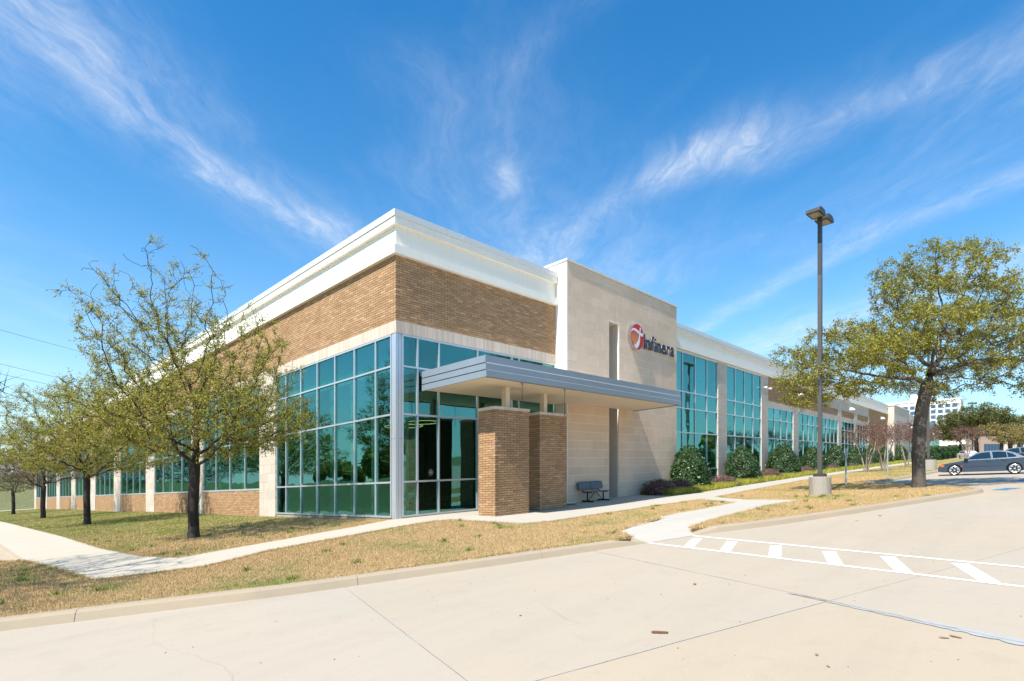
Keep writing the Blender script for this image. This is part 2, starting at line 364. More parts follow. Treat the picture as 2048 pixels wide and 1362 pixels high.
class MB:
    def __init__(s): s.v = []; s.f = []; s.mi = []; s.cur = 0
    def _add(s, vs, fs):
        o = len(s.v); s.v += [tuple(q) for q in vs]; s.f += [tuple(o + i for i in f) for f in fs]; s.mi += [s.cur] * len(fs); return s
    def box(s, x0, y0, z0, x1, y1, z1):
        if x0 > x1: x0, x1 = x1, x0
        if y0 > y1: y0, y1 = y1, y0
        if z0 > z1: z0, z1 = z1, z0
        return s._add([(x0, y0, z0), (x1, y0, z0), (x1, y1, z0), (x0, y1, z0), (x0, y0, z1), (x1, y0, z1), (x1, y1, z1), (x0, y1, z1)],
                      [(0, 3, 2, 1), (4, 5, 6, 7), (0, 1, 5, 4), (1, 2, 6, 5), (2, 3, 7, 6), (3, 0, 4, 7)])
    def prism(s, poly, a, b, axis='z'):
        """polygon (2D) extruded from a to b along axis"""
        def pt(q, h): return {'z': (q[0], q[1], h), 'y': (q[0], h, q[1]), 'x': (h, q[0], q[1])}[axis]
        n = len(poly); vs = [pt(q, a) for q in poly] + [pt(q, b) for q in poly]
        fs = [tuple(range(n))[::-1], tuple(range(n, 2 * n))] + [(i, (i + 1) % n, n + (i + 1) % n, n + i) for i in range(n)]
        return s._add(vs, fs)
    def tube(s, pts, r, n=8, cap=True):
        pts = [Vector(p) for p in pts]; rs = r if isinstance(r, (list, tuple)) else [r] * len(pts); o = len(s.v)
        for i, p in enumerate(pts):
            d = (pts[min(i + 1, len(pts) - 1)] - pts[max(i - 1, 0)]).normalized()
            a = Vector((0, 0, 1)) if abs(d.z) < .9 else Vector((1, 0, 0)); e1 = d.cross(a).normalized(); e2 = d.cross(e1)
            for k in range(n):
                th = 2 * math.pi * k / n; s.v.append(tuple(p + (e1 * math.cos(th) + e2 * math.sin(th)) * rs[i]))
        for i in range(len(pts) - 1):
            for k in range(n): s.f.append((o + i * n + k, o + i * n + (k + 1) % n, o + (i + 1) * n + (k + 1) % n, o + (i + 1) * n + k)); s.mi.append(s.cur)
        if cap:
            s.f.append(tuple(o + k for k in range(n))); s.mi.append(s.cur); e = o + (len(pts) - 1) * n; s.f.append(tuple(e + k for k in range(n))[::-1]); s.mi.append(s.cur)
        return s
    def lathe(s, prof, n=24, c=(0, 0), sx=1, sy=1):
        o = len(s.v)
        for r, z in prof:
            for k in range(n): th = 2 * math.pi * k / n; s.v.append((c[0] + r * sx * math.cos(th), c[1] + r * sy * math.sin(th), z))
        for i in range(len(prof) - 1):
            for k in range(n): s.f.append((o + i * n + k, o + i * n + (k + 1) % n, o + (i + 1) * n + (k + 1) % n, o + (i + 1) * n + k)); s.mi.append(s.cur)
        s.f.append(tuple(o + k for k in range(n))[::-1]); s.mi.append(s.cur)
        e = o + (len(prof) - 1) * n; s.f.append(tuple(e + k for k in range(n))); s.mi.append(s.cur); return s
    def build(s, name, m, parent=None, graded=True, origin=None, smooth=False, bevel=0.0):
        """graded: vertices are site coordinates that follow the grade; origin: site point used as the object's origin"""
        v = np.array(s.v, float)
        if graded: v = SA(v)
        off = np.zeros(3)
        if parent is not None and graded: off = world_loc(parent)
        elif origin is not None: off = np.array(S(origin)) if graded else np.array(origin, float)
        me = bpy.data.meshes.new(name); me.from_pydata([tuple(q) for q in (v - off)], [], s.f)
        for mm in (m if isinstance(m, list) else [m]): me.materials.append(mm)
        if isinstance(m, list): me.polygons.foreach_set('material_index', s.mi)
        if bevel:
            bm = bmesh.new(); bm.from_mesh(me); bmesh.ops.remove_doubles(bm, verts=bm.verts, dist=1e-5)
            bmesh.ops.bevel(bm, geom=list(bm.edges), offset=bevel, segments=2, affect='EDGES', profile=.6); bm.to_mesh(me); bm.free()
        if smooth: me.polygons.foreach_set('use_smooth', [True] * len(me.polygons))
        me.update()
        o = link(name, me, parent)
        if parent is None and origin is not None: o.location = off
        return o
WL = {}
def world_loc(o):
    if o.name not in WL:
        q = np.array(o.location); 
        if o.parent: q = q + world_loc(o.parent)
        WL[o.name] = q
    return WL[o.name]

# ------------------------------------------------------------------ terrain
def roadz(x, y=0.0):
    x = np.asarray(x, float); y = np.asarray(y, float)
    return np.where(x < 36, -.45 + .0185 * x, .216 + .012 * (x - 36)) - .004 * np.clip(y, 0, 200)
CP = np.array([(0,0,-.03),(0,14,-.13),(0,40,-.3),(0,93,-.6),(4,-.5,-.04),(8.4,-.6,-.05),(12.6,-.6,0),(19,0,.02),(36,0,.12),(60,0,.3),(90,0,.5),
(1,-4.7,-.16),(8,-4.5,-.17),(19,-4,-.05),(35,-4,.08),(60,-4,.33),(90,-4,.58),
(-4,-1,-.2),(-7,-3,-.4),(-8.5,-4,-.5),(-7.5,10,-.4),(-7.5,30,-.45),(-7.5,80,-.7),
(-5,4.3,-.3),(-5,20,-.32),(-5,36,-.35),(-5,52,-.42),
(-9.7,-4.7,-.49),(-4.5,-6.8,-.39),(.8,-8.6,-.29),(3,-8.9,-.25),(8,-11,-.16),(17.3,-14,.0),
(14.9,-8.9,-.05),(19.3,-11.7,0.02),(36,-9,.25),(60,-9,.55),(90,-9,.85),(-9.5,30,-.6),(-9.5,80,-.8)], float)
def _k(r): return np.where(r > 0, r * r * np.log(r + 1e-9), 0)
_n = len(CP); _A = np.zeros((_n + 3, _n + 3)); _d = np.hypot(CP[:, None, 0] - CP[None, :, 0], CP[:, None, 1] - CP[None, :, 1])
_A[:_n, :_n] = _k(_d) + np.eye(_n) * .5; _A[:_n, _n] = 1; _A[:_n, _n + 1:] = CP[:, :2]; _A[_n, :_n] = 1; _A[_n + 1:, :_n] = CP[:, :2].T
_W = np.linalg.solve(_A, np.r_[CP[:, 2], 0, 0, 0])
def T(x, y):
    x = np.asarray(x, float); y = np.asarray(y, float)
    r = np.hypot(x[..., None] - CP[:, 0], y[..., None] - CP[:, 1]); z = _k(r) @ _W[:_n] + _W[_n] + _W[_n + 1] * x + _W[_n + 2] * y
    return np.maximum(z, roadz(x, y) + .10)
def inside(px, py, poly):
    r = np.zeros(px.shape, bool); n = len(poly)
    for i in range(n):
        x0, y0 = poly[i]; x1, y1 = poly[(i + 1) % n]
        c = ((y0 > py) != (y1 > py)) & (px < (x1 - x0) * (py - y0) / (y1 - y0 + 1e-12) + x0); r ^= c
    return r
def sheet(name, poly, zf, m, cell=0.8, skirt=0.0, kind='structure', up=0.0, lab=None):
    """polygon cut into cells and draped over the height function zf, with a skirt"""
    bm = bmesh.new(); vs = [bm.verts.new((x, y, 0)) for x, y in poly]; bm.faces.new(vs)
    xs = [p[0] for p in poly]; ys = [p[1] for p in poly]
    def cuts(lo, hi, nrm):
        n = min(80, int((hi - lo) / cell))
        for i in range(1, n):
            q = lo + (hi - lo) * i / n; co = (q, 0, 0) if nrm[0] else (0, q, 0)
            bmesh.ops.bisect_plane(bm, geom=bm.verts[:] + bm.edges[:] + bm.faces[:], plane_co=co, plane_no=nrm)
    cuts(min(xs), max(xs), (1, 0, 0)); cuts(min(ys), max(ys), (0, 1, 0))
    a = np.array([v.co[:] for v in bm.verts]); z = zf(a[:, 0], a[:, 1]) + up
    for v, q in zip(bm.verts, z): v.co.z = q + grade(v.co.x, v.co.y)
    bmesh.ops.recalc_face_normals(bm, faces=bm.faces)
    if sum(f.normal.z for f in bm.faces) < 0: bmesh.ops.reverse_faces(bm, faces=bm.faces)
    if skirt:
        be = [e for e in bm.edges if e.is_boundary]
        ex = bmesh.ops.extrude_edge_only(bm, edges=be)
        for v in ex['geom']:
            if isinstance(v, bmesh.types.BMVert): v.co.z -= skirt
    me = bpy.data.meshes.new(name); bm.to_mesh(me); bm.free(); me.materials.append(m)
    o = link(name, me); o['kind'] = kind
    if lab: o['label'] = lab
    return o
# base ground under everything
sheet('ground', [(-180, -160), (380, -160), (380, 230), (-180, 230)], lambda x, y: roadz(x, y) - .25 + 0 * y, M['hill'], 12)
# parking lot: concrete slabs with open joints between them
def clip(poly, a, b, off):
    """keep the side of line a->b to the left, shifted by off"""
    dx, dy = b[0] - a[0], b[1] - a[1]; L = math.hypot(dx, dy); nx, ny = -dy / L, dx / L
    def d(p): return (p[0] - a[0]) * nx + (p[1] - a[1]) * ny - off
    out = []
    for i in range(len(poly)):
        p, q = poly[i], poly[(i + 1) % len(poly)]; dp, dq = d(p), d(q)
        if dp >= 0: out.append(p)
        if (dp >= 0) != (dq >= 0): s_ = dp / (dp - dq); out.append((p[0] + (q[0] - p[0]) * s_, p[1] + (q[1] - p[1]) * s_))
    return out
base_lot = [(-60, -70), (110, -70), (110, 12), (-8.5, 12), (-8.5, 106), (-33, 106), (-33, 20), (-60, 20)]
lot = sheet('parking_lot', base_lot, lambda x, y: roadz(x, y) - .03, M['jointdark'], 5)
jd = Vector((9.69, -3.21)).normalized(); jn = Vector((-jd.y, jd.x))
J2 = (-2.76, -13.21); pd1 = Vector((-2.96, -7.1)).normalized()
along = [(-0.48, -7.88), (-5.68, -6.62)]
lines = []
for k in (-3, -2, -1, 0, 1, 2, 3): q = (J2[0] + jn.x * 7.3 * k, J2[1] + jn.y * 7.3 * k); lines.append((q, (q[0] + jd.x, q[1] + jd.y)))
for k in range(-6, 10):
    q = (-0.48 + 5.1 * k, -7.88 - 1.25 * k * 1.0)
    d_ = Vector((-2.96, -7.1)) if k >= 0 else Vector((-1.7, -5.3)); lines.append((q, (q[0] + d_.x, q[1] + d_.y)))
slabs = [[(-60, -70), (110, -70), (110, 12), (-60, 12)], ]
for a, b in lines:
    new = []
    for p in slabs:
        l_ = clip(p, a, b, .0035); r_ = clip(p, b, a, .0035)
        for q in (l_, r_):
            if len(q) >= 3: new.append(q)
    slabs = new
for k in range(6): slabs.append([(-33, 12.01 + k * 15.6), (-8.5, 12.01 + k * 15.6), (-8.5, 27.6 + k * 15.6), (-33, 27.6 + k * 15.6)])
for p in slabs:
    xs = [q[0] for q in p]; ys = [q[1] for q in p]
    ar = abs(sum(p[i][0] * p[(i + 1) % len(p)][1] - p[(i + 1) % len(p)][0] * p[i][1] for i in range(len(p)))) / 2
    if ar < .3: continue
    warm = inside(np.array([-5.5]), np.array([-13.8]), p)[0]
    o = sheet('concrete_slab', p, roadz, M['lotwarm'] if warm else M['lot'], 4, skirt=.025); o.parent = lot; del o['kind']
# sealant in the two joints nearest the walk, and the pale repair along one of them
def strip(name, pts, wdt, m, parent=None, zf=roadz, up=.004, jag=0.0, seg=.25):
    mb = MB(); P_ = []
    for a, b in zip(pts[:-1], pts[1:]):
        L = math.hypot(b[0] - a[0], b[1] - a[1]); n = max(1, int(L / seg))
        for i in range(n): P_.append((a[0] + (b[0] - a[0]) * i / n, a[1] + (b[1] - a[1]) * i / n))
    P_.append(pts[-1]); ws = wdt if isinstance(wdt, (list, tuple)) else [wdt, wdt]
    lr = []
    for i, p in enumerate(P_):
        q = P_[min(i + 1, len(P_) - 1)]; r_ = P_[max(i - 1, 0)]; dx, dy = q[0] - r_[0], q[1] - r_[1]; L = math.hypot(dx, dy); nx, ny = -dy / L, dx / L
        f = i / max(1, len(P_) - 1); h = (ws[0] + (ws[1] - ws[0]) * f) / 2
        a = h * (1 + jag * random.uniform(-1, 1)); b = h * (1 + jag * random.uniform(-1, 1))
        z0 = float(zf(p[0], p[1])) + up
        lr.append(((p[0] + nx * a, p[1] + ny * a, z0), (p[0] - nx * b, p[1] - ny * b, z0)))
    for i in range(len(lr) - 1): mb._add([lr[i][1], lr[i + 1][1], lr[i + 1][0], lr[i][0]], [(0, 1, 2, 3)])
    return mb.build(name, m, parent)
def alongline(a, b, k): return (a[0] + (b[0] - a[0]) * k, a[1] + (b[1] - a[1]) * k)
strip('joint_sealant', [(-7.6, -11.61), (-2.76, -13.21)], .013, M['sealant'], lot, up=.005, jag=.6)
strip('joint_sealant', [(-0.48, -7.88), (-2.76, -13.35)], .007, M['sealant'], lot, up=.005, jag=.8)
strip('joint_sealant', [(-5.58, -6.63), (-7.25, -11.84)], .010, M['sealant'], lot, up=.005, jag=.6)
strip('repair_patch', [(-2.55, -12.7), (-2.80, -13.3), (-3.6, -15.2), (-4.2, -16.6)], [.03, .30], M['patch'], lot, up=.006, jag=.28, seg=.05)
def crack(pts, wdt=.008):
    P_ = [pts[0]]
    for a, b in zip(pts[:-1], pts[1:]):
        for i in range(1, 9): P_.append((a[0] + (b[0] - a[0]) * i / 8 + random.uniform(-.025, .025), a[1] + (b[1] - a[1]) * i / 8 + random.uniform(-.025, .025)))
    strip('crack', P_, wdt, M['jointdark'], lot, up=.008, jag=.6, seg=9)
crack([(-8.2, -6.0), (-8.55, -7.4), (-8.3, -9.0), (-8.6, -10.6)], .0018); crack([(-8.35, -8.6), (-7.4, -9.2)], .0015)
crack([(-2.62, -12.9), (-3.3, -14.5)], .016); crack([(-3.0, -13.7), (-3.7, -15.4)], .012); crack([(-2.76, -13.2), (-2.6, -12.75)], .014)
crack([(-4.7, -10.2), (-5.2, -11.2)], .003)

# kerbs: swept profile, cast in lengths with a joint between them
KP = [(0.0, 0.0), (0.035, .07), (0.06, .118), (0.10, .145), (0.15, .152), (0.30, .152), (0.30, -.1)]
def kerb(name, pts, joints=(), left=True, base=roadz, cut0=0.0, cut1=0.0):
    """pts: foot line of the kerb face; the top lies to the left (or right) of the walking direction"""
    L = [0]
    for a, b in zip(pts[:-1], pts[1:]): L.append(L[-1] + math.hypot(b[0] - a[0], b[1] - a[1]))
    def at(s_):
        for i in range(len(pts) - 1):
            if s_ <= L[i + 1] or i == len(pts) - 2:
                f = (s_ - L[i]) / (L[i + 1] - L[i]); return (pts[i][0] + (pts[i + 1][0] - pts[i][0]) * f, pts[i][1] + (pts[i + 1][1] - pts[i][1]) * f)
    def frame(s_):
        a, b = at(max(0, s_ - .4)), at(min(L[-1], s_ + .4)); dx, dy = b[0] - a[0], b[1] - a[1]; l = math.hypot(dx, dy)
        n = (-dy / l, dx / l); return at(s_), (n if left else (-n[0], -n[1]))
    root = empty(name, S((pts[0][0], pts[0][1], float(base(*pts[0]))))); root['kind'] = 'structure'
    ends = [0] + sorted(joints) + [L[-1]]
    for a, b in zip(ends[:-1], ends[1:]):
        mb = MB(); st = np.linspace(a + .004, b - .004, max(2, int((b - a) / .6))); n = len(KP); o = 0
        for i, s_ in enumerate(st):
            p, nn = frame(s_); k = 1.0
            if cut0 and s_ < cut0: k = max(.02, s_ / cut0)
            if cut1 and s_ > L[-1] - cut1: k = max(.02, (L[-1] - s_) / cut1)
            for q, h in KP: x, y = p[0] + nn[0] * q, p[1] + nn[1] * q; mb.v.append((x, y, float(base(p[0], p[1])) + (h * k if h > 0 else h)))
        for i in range(len(st) - 1):
            for j in range(n - 1):
                f = (i * n + j, (i + 1) * n + j, (i + 1) * n + j + 1, i * n + j + 1); mb.f.append(f if not left else f[::-1]); mb.mi.append(0)
        mb.f.append(tuple(range(n))); mb.mi.append(0); e = (len(st) - 1) * n; mb.f.append(tuple(range(e, e + n))[::-1]); mb.mi.append(0)
        ob = mb.build('kerb_segment', M['kerb'], root)
        bm = bmesh.new(); bm.from_mesh(ob.data); bmesh.ops.recalc_face_normals(bm, faces=bm.faces); bm.to_mesh(ob.data); bm.free()
    return root
K1 = [(-14.5, 3.2), (-14.4, 0.5), (-13.4, -2.3), (-11.6, -3.85), (-9.73, -4.69), (-8.25, -5.39), (-6.52, -6.24), (-2.83, -7.55), (0.84, -8.75)]
kerb('kerb', K1, joints=(6.5, 10.94, 14.9, 18.6), left=True, cut1=.30)
K2 = [(2.38, -9.19), (4.81, -10.24), (7.98, -11.32), (12.32, -12.63), (16.8, -13.95), (17.6, -13.95), (18.3, -13.55), (20.0, -12.55), (21.6, -11.2), (22.6, -9.9), (23.2, -9.25), (24.2, -9.05), (26.8, -9.5), (30, -9.9), (40.5, -10.8), (60, -12.5), (100, -16)]
kerb('kerb', K2, joints=(4.4, 8.6, 12.5, 16.5, 20.3, 24.5, 30, 36, 42, 50, 60, 72, 84), left=True, cut0=.25)
kerb('kerb', [(4.65, -7.3), (3.2, -7.5), (1.35, -7.62)], left=False, base=lambda x, y: T(x, y) - .14, cut0=1.2, cut1=.15)
kerb('kerb', [(-8.9, 5.2), (-8.95, 30), (-9.1, 60), (-9.4, 104)], joints=(5, 10, 15, 20, 25, 30, 35, 40, 50, 60, 70, 80), left=False)

# sidewalks, slabs and lawns
LA = [(0.0, 0.0), (0.0, 100), (-7.2, 100), (-7.18, 39.8), (-7.02, 22), (-6.99, 11.6), (-7.05, 4.6), (-6.92, .75), (-6.54, -.85), (-4.14, -.75), (-1.94, -.47), (-.2, 0.05)]
sheet('sidewalk', [(-.2, .05), (-1.94, -.47), (-4.14, -.75), (-6.54, -.85), (-6.92, .75), (-7.05, 4.6), (-6.99, 11.6), (-7.02, 22), (-7.18, 39.8), (-7.2, 104), (-9.1, 104), (-8.85, 40), (-8.74, 12.5), (-8.74, 3.93), (-8.23, -1.94), (-6.54, -2.72), (-4.98, -2.15), (-2.85, -2.05), (.2, -1.68), (.8, -1.84), (.8, .05)], T, M['walk'], .8, skirt=.14, up=.015)
entrance = [(.8, .05), (.8, -1.84), (1.21, -4.56), (2.31, -4.83), (5.17, -4.62), (8.81, -4.45), (12.2, -4.93), (13.09, -5.53), (13.78, -4.92), (17.52, -4.62), (23.29, -4.49), (32.0, -4.3), (60, -4.5), (100, -5.0), (100, -2.9), (60, -2.8), (30.5, -2.6), (23.3, -2.5), (14.2, -2.6), (14.45, -.9), (14.7, .05)]
sheet('sidewalk', entrance, T, M['walk'], .8, skirt=.14, up=.015)
def rampz(x, y):
    z = T(x, y); a, b = (0.84, -8.75), (2.38, -9.19); dx, dy = b[0] - a[0], b[1] - a[1]; L = math.hypot(dx, dy)
    d = np.clip(((x - a[0]) * (-dy / L) + (y - a[1]) * dx / L) / 1.7, 0, 1); rz = roadz(x, y)
    s_ = d * d * (3 - 2 * d); near = np.clip((6.5 - x) / 2.0, 0, 1); return np.where(near > 0, rz * (1 - s_) * near + z * (1 - (1 - s_) * near), z)
sheet('sidewalk', [(12.2, -4.93), (10.78, -6.97), (6.29, -6.82), (4.66, -6.96), (4.65, -7.3), (3.2, -7.5), (1.35, -7.62), (.84, -8.75), (2.38, -9.19), (2.75, -8.89), (5.51, -8.67), (9.43, -8.54), (11.84, -9.01), (12.08, -6.95), (13.09, -5.53)], rampz, M['walk'], .45, skirt=.12, up=.010)
LB = [(-14.1, 3.2), (-14.05, .6), (-13.1, -2.15), (-11.4, -3.6), (-9.6, -4.42), (-8.12, -5.12), (-6.4, -5.97), (-2.74, -7.27), (0.66, -8.40), (1.30, -7.60), (3.2, -7.22), (4.66, -6.98), (6.29, -6.83), (10.75, -6.96), (12.15, -4.96), (8.81, -4.48), (5.17, -4.65), (2.31, -4.86), (1.19, -4.58), (.76, -1.87), (.2, -1.71), (-2.85, -2.08), (-4.98, -2.18), (-6.54, -2.75), (-8.26, -1.96), (-8.77, 3.9), (-9.3, 5.0), (-11, 4.6)]
LC = [(2.75, -8.87), (3.0, -9.15), (4.92, -9.95), (8.07, -11.03), (12.4, -12.34), (16.6, -13.62), (17.5, -13.62), (18.1, -13.28), (19.8, -12.3), (21.4, -11.0), (22.4, -9.7), (23.1, -9.0), (24.2, -8.77), (26.8, -9.2), (30, -9.6), (40.5, -10.5), (60, -12.2), (100, -15.6), (100, -5.05), (60, -4.55), (32, -4.33), (23.29, -4.52), (17.52, -4.65), (13.78, -4.95), (13.12, -5.56), (12.1, -6.97), (11.86, -8.98), (9.43, -8.51), (5.51, -8.64)]
BED = [(14.7, -.05), (14.45, -.9), (14.2, -2.58), (23.3, -2.48), (30.5, -2.58), (60, -2.78), (100, -2.88), (100, -.05)]
for p in (LA, LB, LC): sheet('lawn', p, T, M['thatch'], .7, skirt=.2, up=-.012)
sheet('planting_bed', BED, T, M['thatch'], 1.0, up=-.01)
sheet('lawn', [(100, -22), (330, -30), (330, 40), (171, 40), (171, 0), (100, 0)], T, M['thatch'], 8, up=-.05)

def blades(poly, n, h, wd, dens=None, zf=T, up=-.015, lean=.6):
    xs = np.array([p[0] for p in poly]); ys = np.array([p[1] for p in poly]); out = []; got = 0
    while got < n:
        q = rng.uniform([xs.min(), ys.min()], [xs.max(), ys.max()], (n * 2, 2)); k = inside(q[:, 0], q[:, 1], poly)
        if dens is not None: k &= rng.random(len(q)) < dens(q[:, 0], q[:, 1])
        q = q[k]; out.append(q); got += len(q)
    q = np.concatenate(out)[:n]; dist = np.hypot(q[:, 0] - CAM[0], q[:, 1] - CAM[1]); s_ = np.clip(dist / 12, .8, 4) ** .7
    th = rng.uniform(0, 2 * np.pi, n); hh = h * rng.uniform(.5, 1.25, n) * s_ ** .25; ww = wd * s_; ln = rng.uniform(0, lean, n) * hh; ph = rng.uniform(0, 2 * np.pi, n)
    z = zf(q[:, 0], q[:, 1]) + up; b = np.c_[q, z]; dv = np.c_[np.cos(th), np.sin(th), 0 * th] * (ww / 2)[:, None]
    top = b + np.c_[np.cos(ph) * ln, np.sin(ph) * ln, hh]
    v = np.stack([b - dv, b + dv, top], 1).reshape(-1, 3); return SA(v), np.arange(3 * n).reshape(-1, 3)
def grass(name, poly, n, h, wd, m, dens=None, lab=None, **kw):
    v, f = blades(poly, n, h, wd, dens, **kw); o = link(name, mesh_np(name, v, f, m)); o['kind'] = 'stuff'
    if lab: o['label'] = lab
    return o
near = lambda x, y: np.clip((13.0 / np.maximum(np.hypot(x - CAM[0], y - CAM[1]), 5)) ** 2, .02, 1)
grass('grass', LB, 330000, .042, .0075, M['grass'], near, 'straw coloured dormant grass on the verge between kerb and front walk')
grass('grass', [p for p in LA if p[1] < 39.5] + [], 10, .04, .01, M['grass']) if False else None
grass('grass', LA, 220000, .042, .009, M['grass'], near, 'patchy green and tan lawn under the row of trees beside the building')
grass('grass', LC, 200000, .042, .009, M['grass'], near, 'tan dormant grass round the lamp post base and oak')
def edge_turf(poly, n, h, seed):
    global rng
    r_ = np.random.default_rng(seed); seg = [(a, b, math.hypot(b[0] - a[0], b[1] - a[1])) for a, b in zip(poly, poly[1:] + poly[:1])]
    w_ = np.array([L * min(1, (12 / max(4, math.hypot((a[0] + b[0]) / 2 - CAM[0], (a[1] + b[1]) / 2 - CAM[1]))) ** 1.6) for a, b, L in seg]); k = r_.choice(len(seg), n, p=w_ / w_.sum()); f = r_.random(n)
    A = np.array([q[0] for q in seg])[k]; Bq = np.array([q[1] for q in seg])[k]; d = Bq - A; l_ = np.linalg.norm(d, axis=1)[:, None]; nn = np.c_[-d[:, 1], d[:, 0]] / l_
    p = A + d * f[:, None]; clump_ = np.sin(p[:, 0] * 9.1 + seed) + np.sin(p[:, 1] * 7.3) + np.sin((p[:, 0] + p[:, 1]) * 23); p = p + nn * (r_.normal(0, .035, n) + .012 * clump_)[:, None]
    hh = h * r_.uniform(.5, 1.3, n); th = r_.uniform(0, 6.28, n); ww = .011; b0 = np.c_[p, T(p[:, 0], p[:, 1]) - .03]; dv = np.c_[np.cos(th), np.sin(th), 0 * th] * ww / 2; ph = r_.uniform(0, 6.28, n); ln = r_.uniform(.2, 1.0, n) * hh
    v = np.stack([b0 - dv, b0 + dv, b0 + np.c_[np.cos(ph) * ln, np.sin(ph) * ln, hh]], 1).reshape(-1, 3)
    o = link('grass', mesh_np('grass', SA(v), np.arange(3 * n).reshape(-1, 3), M['grass'])); o['kind'] = 'stuff'; o['label'] = 'ragged turf edge along kerb and walk'
edge_turf(LB, 42000, .075, 1); edge_turf(LC, 26000, .07, 2); edge_turf(LA, 20000, .07, 3)
def weeds():
    r_ = np.random.default_rng(8); V = []
    for i in range(90):
        poly = (LB, LA, LC)[(0, 0, 1, 2)[i % 4]]; q = None
        while q is None:
            c_ = r_.uniform([-13, -14], [14, 9]); 
            if inside(c_[:1], c_[1:], poly)[0]: q = c_
        m_ = 30; p = q + r_.normal(0, .05, (m_, 2)); th = r_.uniform(0, 6.28, m_); h = r_.uniform(.06, .14, m_); b0 = np.c_[p, T(p[:, 0], p[:, 1]) - .02]; dv = np.c_[np.cos(th), np.sin(th), 0 * th] * .011; ln = r_.uniform(.3, 1.1, m_) * h; ph = r_.uniform(0, 6.28, m_)
        V.append(np.stack([b0 - dv, b0 + dv, b0 + np.c_[np.cos(ph) * ln, np.sin(ph) * ln, h]], 1).reshape(-1, 3))
    V = np.concatenate(V); o = link('weed_tufts', mesh_np('weed_tufts', SA(V), np.arange(len(V)).reshape(-1, 3), leafmat('weed_green', [(0, (.07, .13, .02)), (.6, (.14, .22, .03)), (1, (.28, .30, .06))]))); o['kind'] = 'stuff'; o['label'] = 'green weed tufts scattered in the dormant grass'
weeds()
grass('liriope', [(14.5, -.9), (14.25, -2.66), (23.3, -2.52), (30.5, -2.62), (60, -2.85), (100, -2.95), (100, -1.3), (30, -1.2), (14.6, -.6)], 60000, .30, .018, M['lirio'], near, 'yellow green border grass edging the shrub bed along the walk', lean=1.0)

# ------------------------------------------------------------------ office building
B = empty('office_building', S((0, 0, 0)), 'long tan brick and cream stone office building with teal glass corner lobby', 'building')
def part(mb, name, m, parent=None, **kw): return mb.build(name, m, parent or B, **kw)
def part_each(mb, name, m, parent=None, graded=True):
    """every box of the builder becomes a part of its own"""
    for i in range(0, len(mb.v), 8):
        q = MB(); q._add(mb.v[i:i + 8], [tuple(k - i for k in f) for f in mb.f[i // 8 * 6:i // 8 * 6 + 6]]); q.build(name, m, parent or B, graded=graded)
# --- masonry unit generator: (centre, size, wall) ; wall 'f' faces -y, 'l' faces -x
def runs(u0, u1, z0, z1, Lu, Hu, wall, pos, joint=.010, stagger=None, quoin=False, depth=.09, seed=1):
    rr = random.Random(seed); out = []; nrow = max(1, round((z1 - z0) / Hu)); H_ = (z1 - z0) / nrow
    for r_ in range(nrow):
        off = (stagger[r_ % len(stagger)] if stagger else (0 if r_ % 2 == 0 else -Lu / 2)); s_ = u0 + off
        while s_ < u1 - .02:
            a, b = max(s_, u0), min(s_ + Lu, u1); s_ += Lu
            if b - a < .05: continue
            out.append(((a + b) / 2, z0 + (r_ + .5) * H_, b - a - joint, H_ - joint, wall, pos + rr.uniform(-.0025, .0025), depth))
    return out
def unit_world(u):
    c, z, L_, H_, wl, pos, dp = u
    return (c, pos + dp / 2, z) if wl == 'f' else (pos + dp / 2, c, z)
unit_cache = {}
def unit_mesh(m):
    if m.name not in unit_cache:
        mb = MB().box(-.5, -.5, -.5, .5, .5, .5); me = bpy.data.meshes.new('unit_' + m.name); me.from_pydata(mb.v, [], mb.f); me.materials.append(m)
        unit_cache[m.name] = me
    return unit_cache[m.name]
def lay(units, name, joined, m, parent, limit):
    """the units that show largest become parts, the rest one joined part"""
    def px(u):
        x, y, z = unit_world(u); d = (x - CAM[0]) * FX + (y - CAM[1]) * FY
        ang = abs((y - CAM[1])) if u[4] == 'f' else abs(x - CAM[0]); return -u[2] * u[3] * ang / max(d, 1) ** 3
    us = sorted(units, key=px); base = world_loc(parent)
    for u in us[:limit]:
        x, y, z = unit_world(u); o = bpy.data.objects.new(name, unit_mesh(m)); C.objects.link(o); o.parent = parent
        o.location = Vector(S((x, y, z))) - Vector(base)
        if u[4] == 'f': o.scale = (u[2], u[6], u[3]); o.rotation_euler = (0, -math.atan(GX), 0)
        else: o.scale = (u[6], u[2], u[3]); o.rotation_euler = (math.atan(GY), 0, 0)
    rest = us[limit:]
    if rest:
        V = np.zeros((len(rest), 8, 3))
        for i, u in enumerate(rest):
            x, y, z = unit_world(u); a = (u[2] / 2, u[6] / 2) if u[4] == 'f' else (u[6] / 2, u[2] / 2); h = u[3] / 2
            V[i] = [(x - a[0], y - a[1], z - h), (x + a[0], y - a[1], z - h), (x + a[0], y + a[1], z - h), (x - a[0], y + a[1], z - h), (x - a[0], y - a[1], z + h), (x + a[0], y - a[1], z + h), (x + a[0], y + a[1], z + h), (x - a[0], y + a[1], z + h)]
        F_ = np.array([(0, 3, 2, 1), (4, 5, 6, 7), (0, 1, 5, 4), (1, 2, 6, 5), (2, 3, 7, 6), (3, 0, 4, 7)])
        f = (np.arange(len(rest))[:, None, None] * 8 + F_[None]).reshape(-1, 4)
        o = link(joined, mesh_np(joined, SA(V.reshape(-1, 3)) - base, f, m), parent); o['kind'] = 'stuff'
ZS0, ZS1, ZB1, ZL, ZT = 6.13, 6.54, 8.68, 8.97, 10.12      # soldier course, brick top, ledge, coping
YE = 97.0; XE = 90.2; BL, BH = .295, .0823
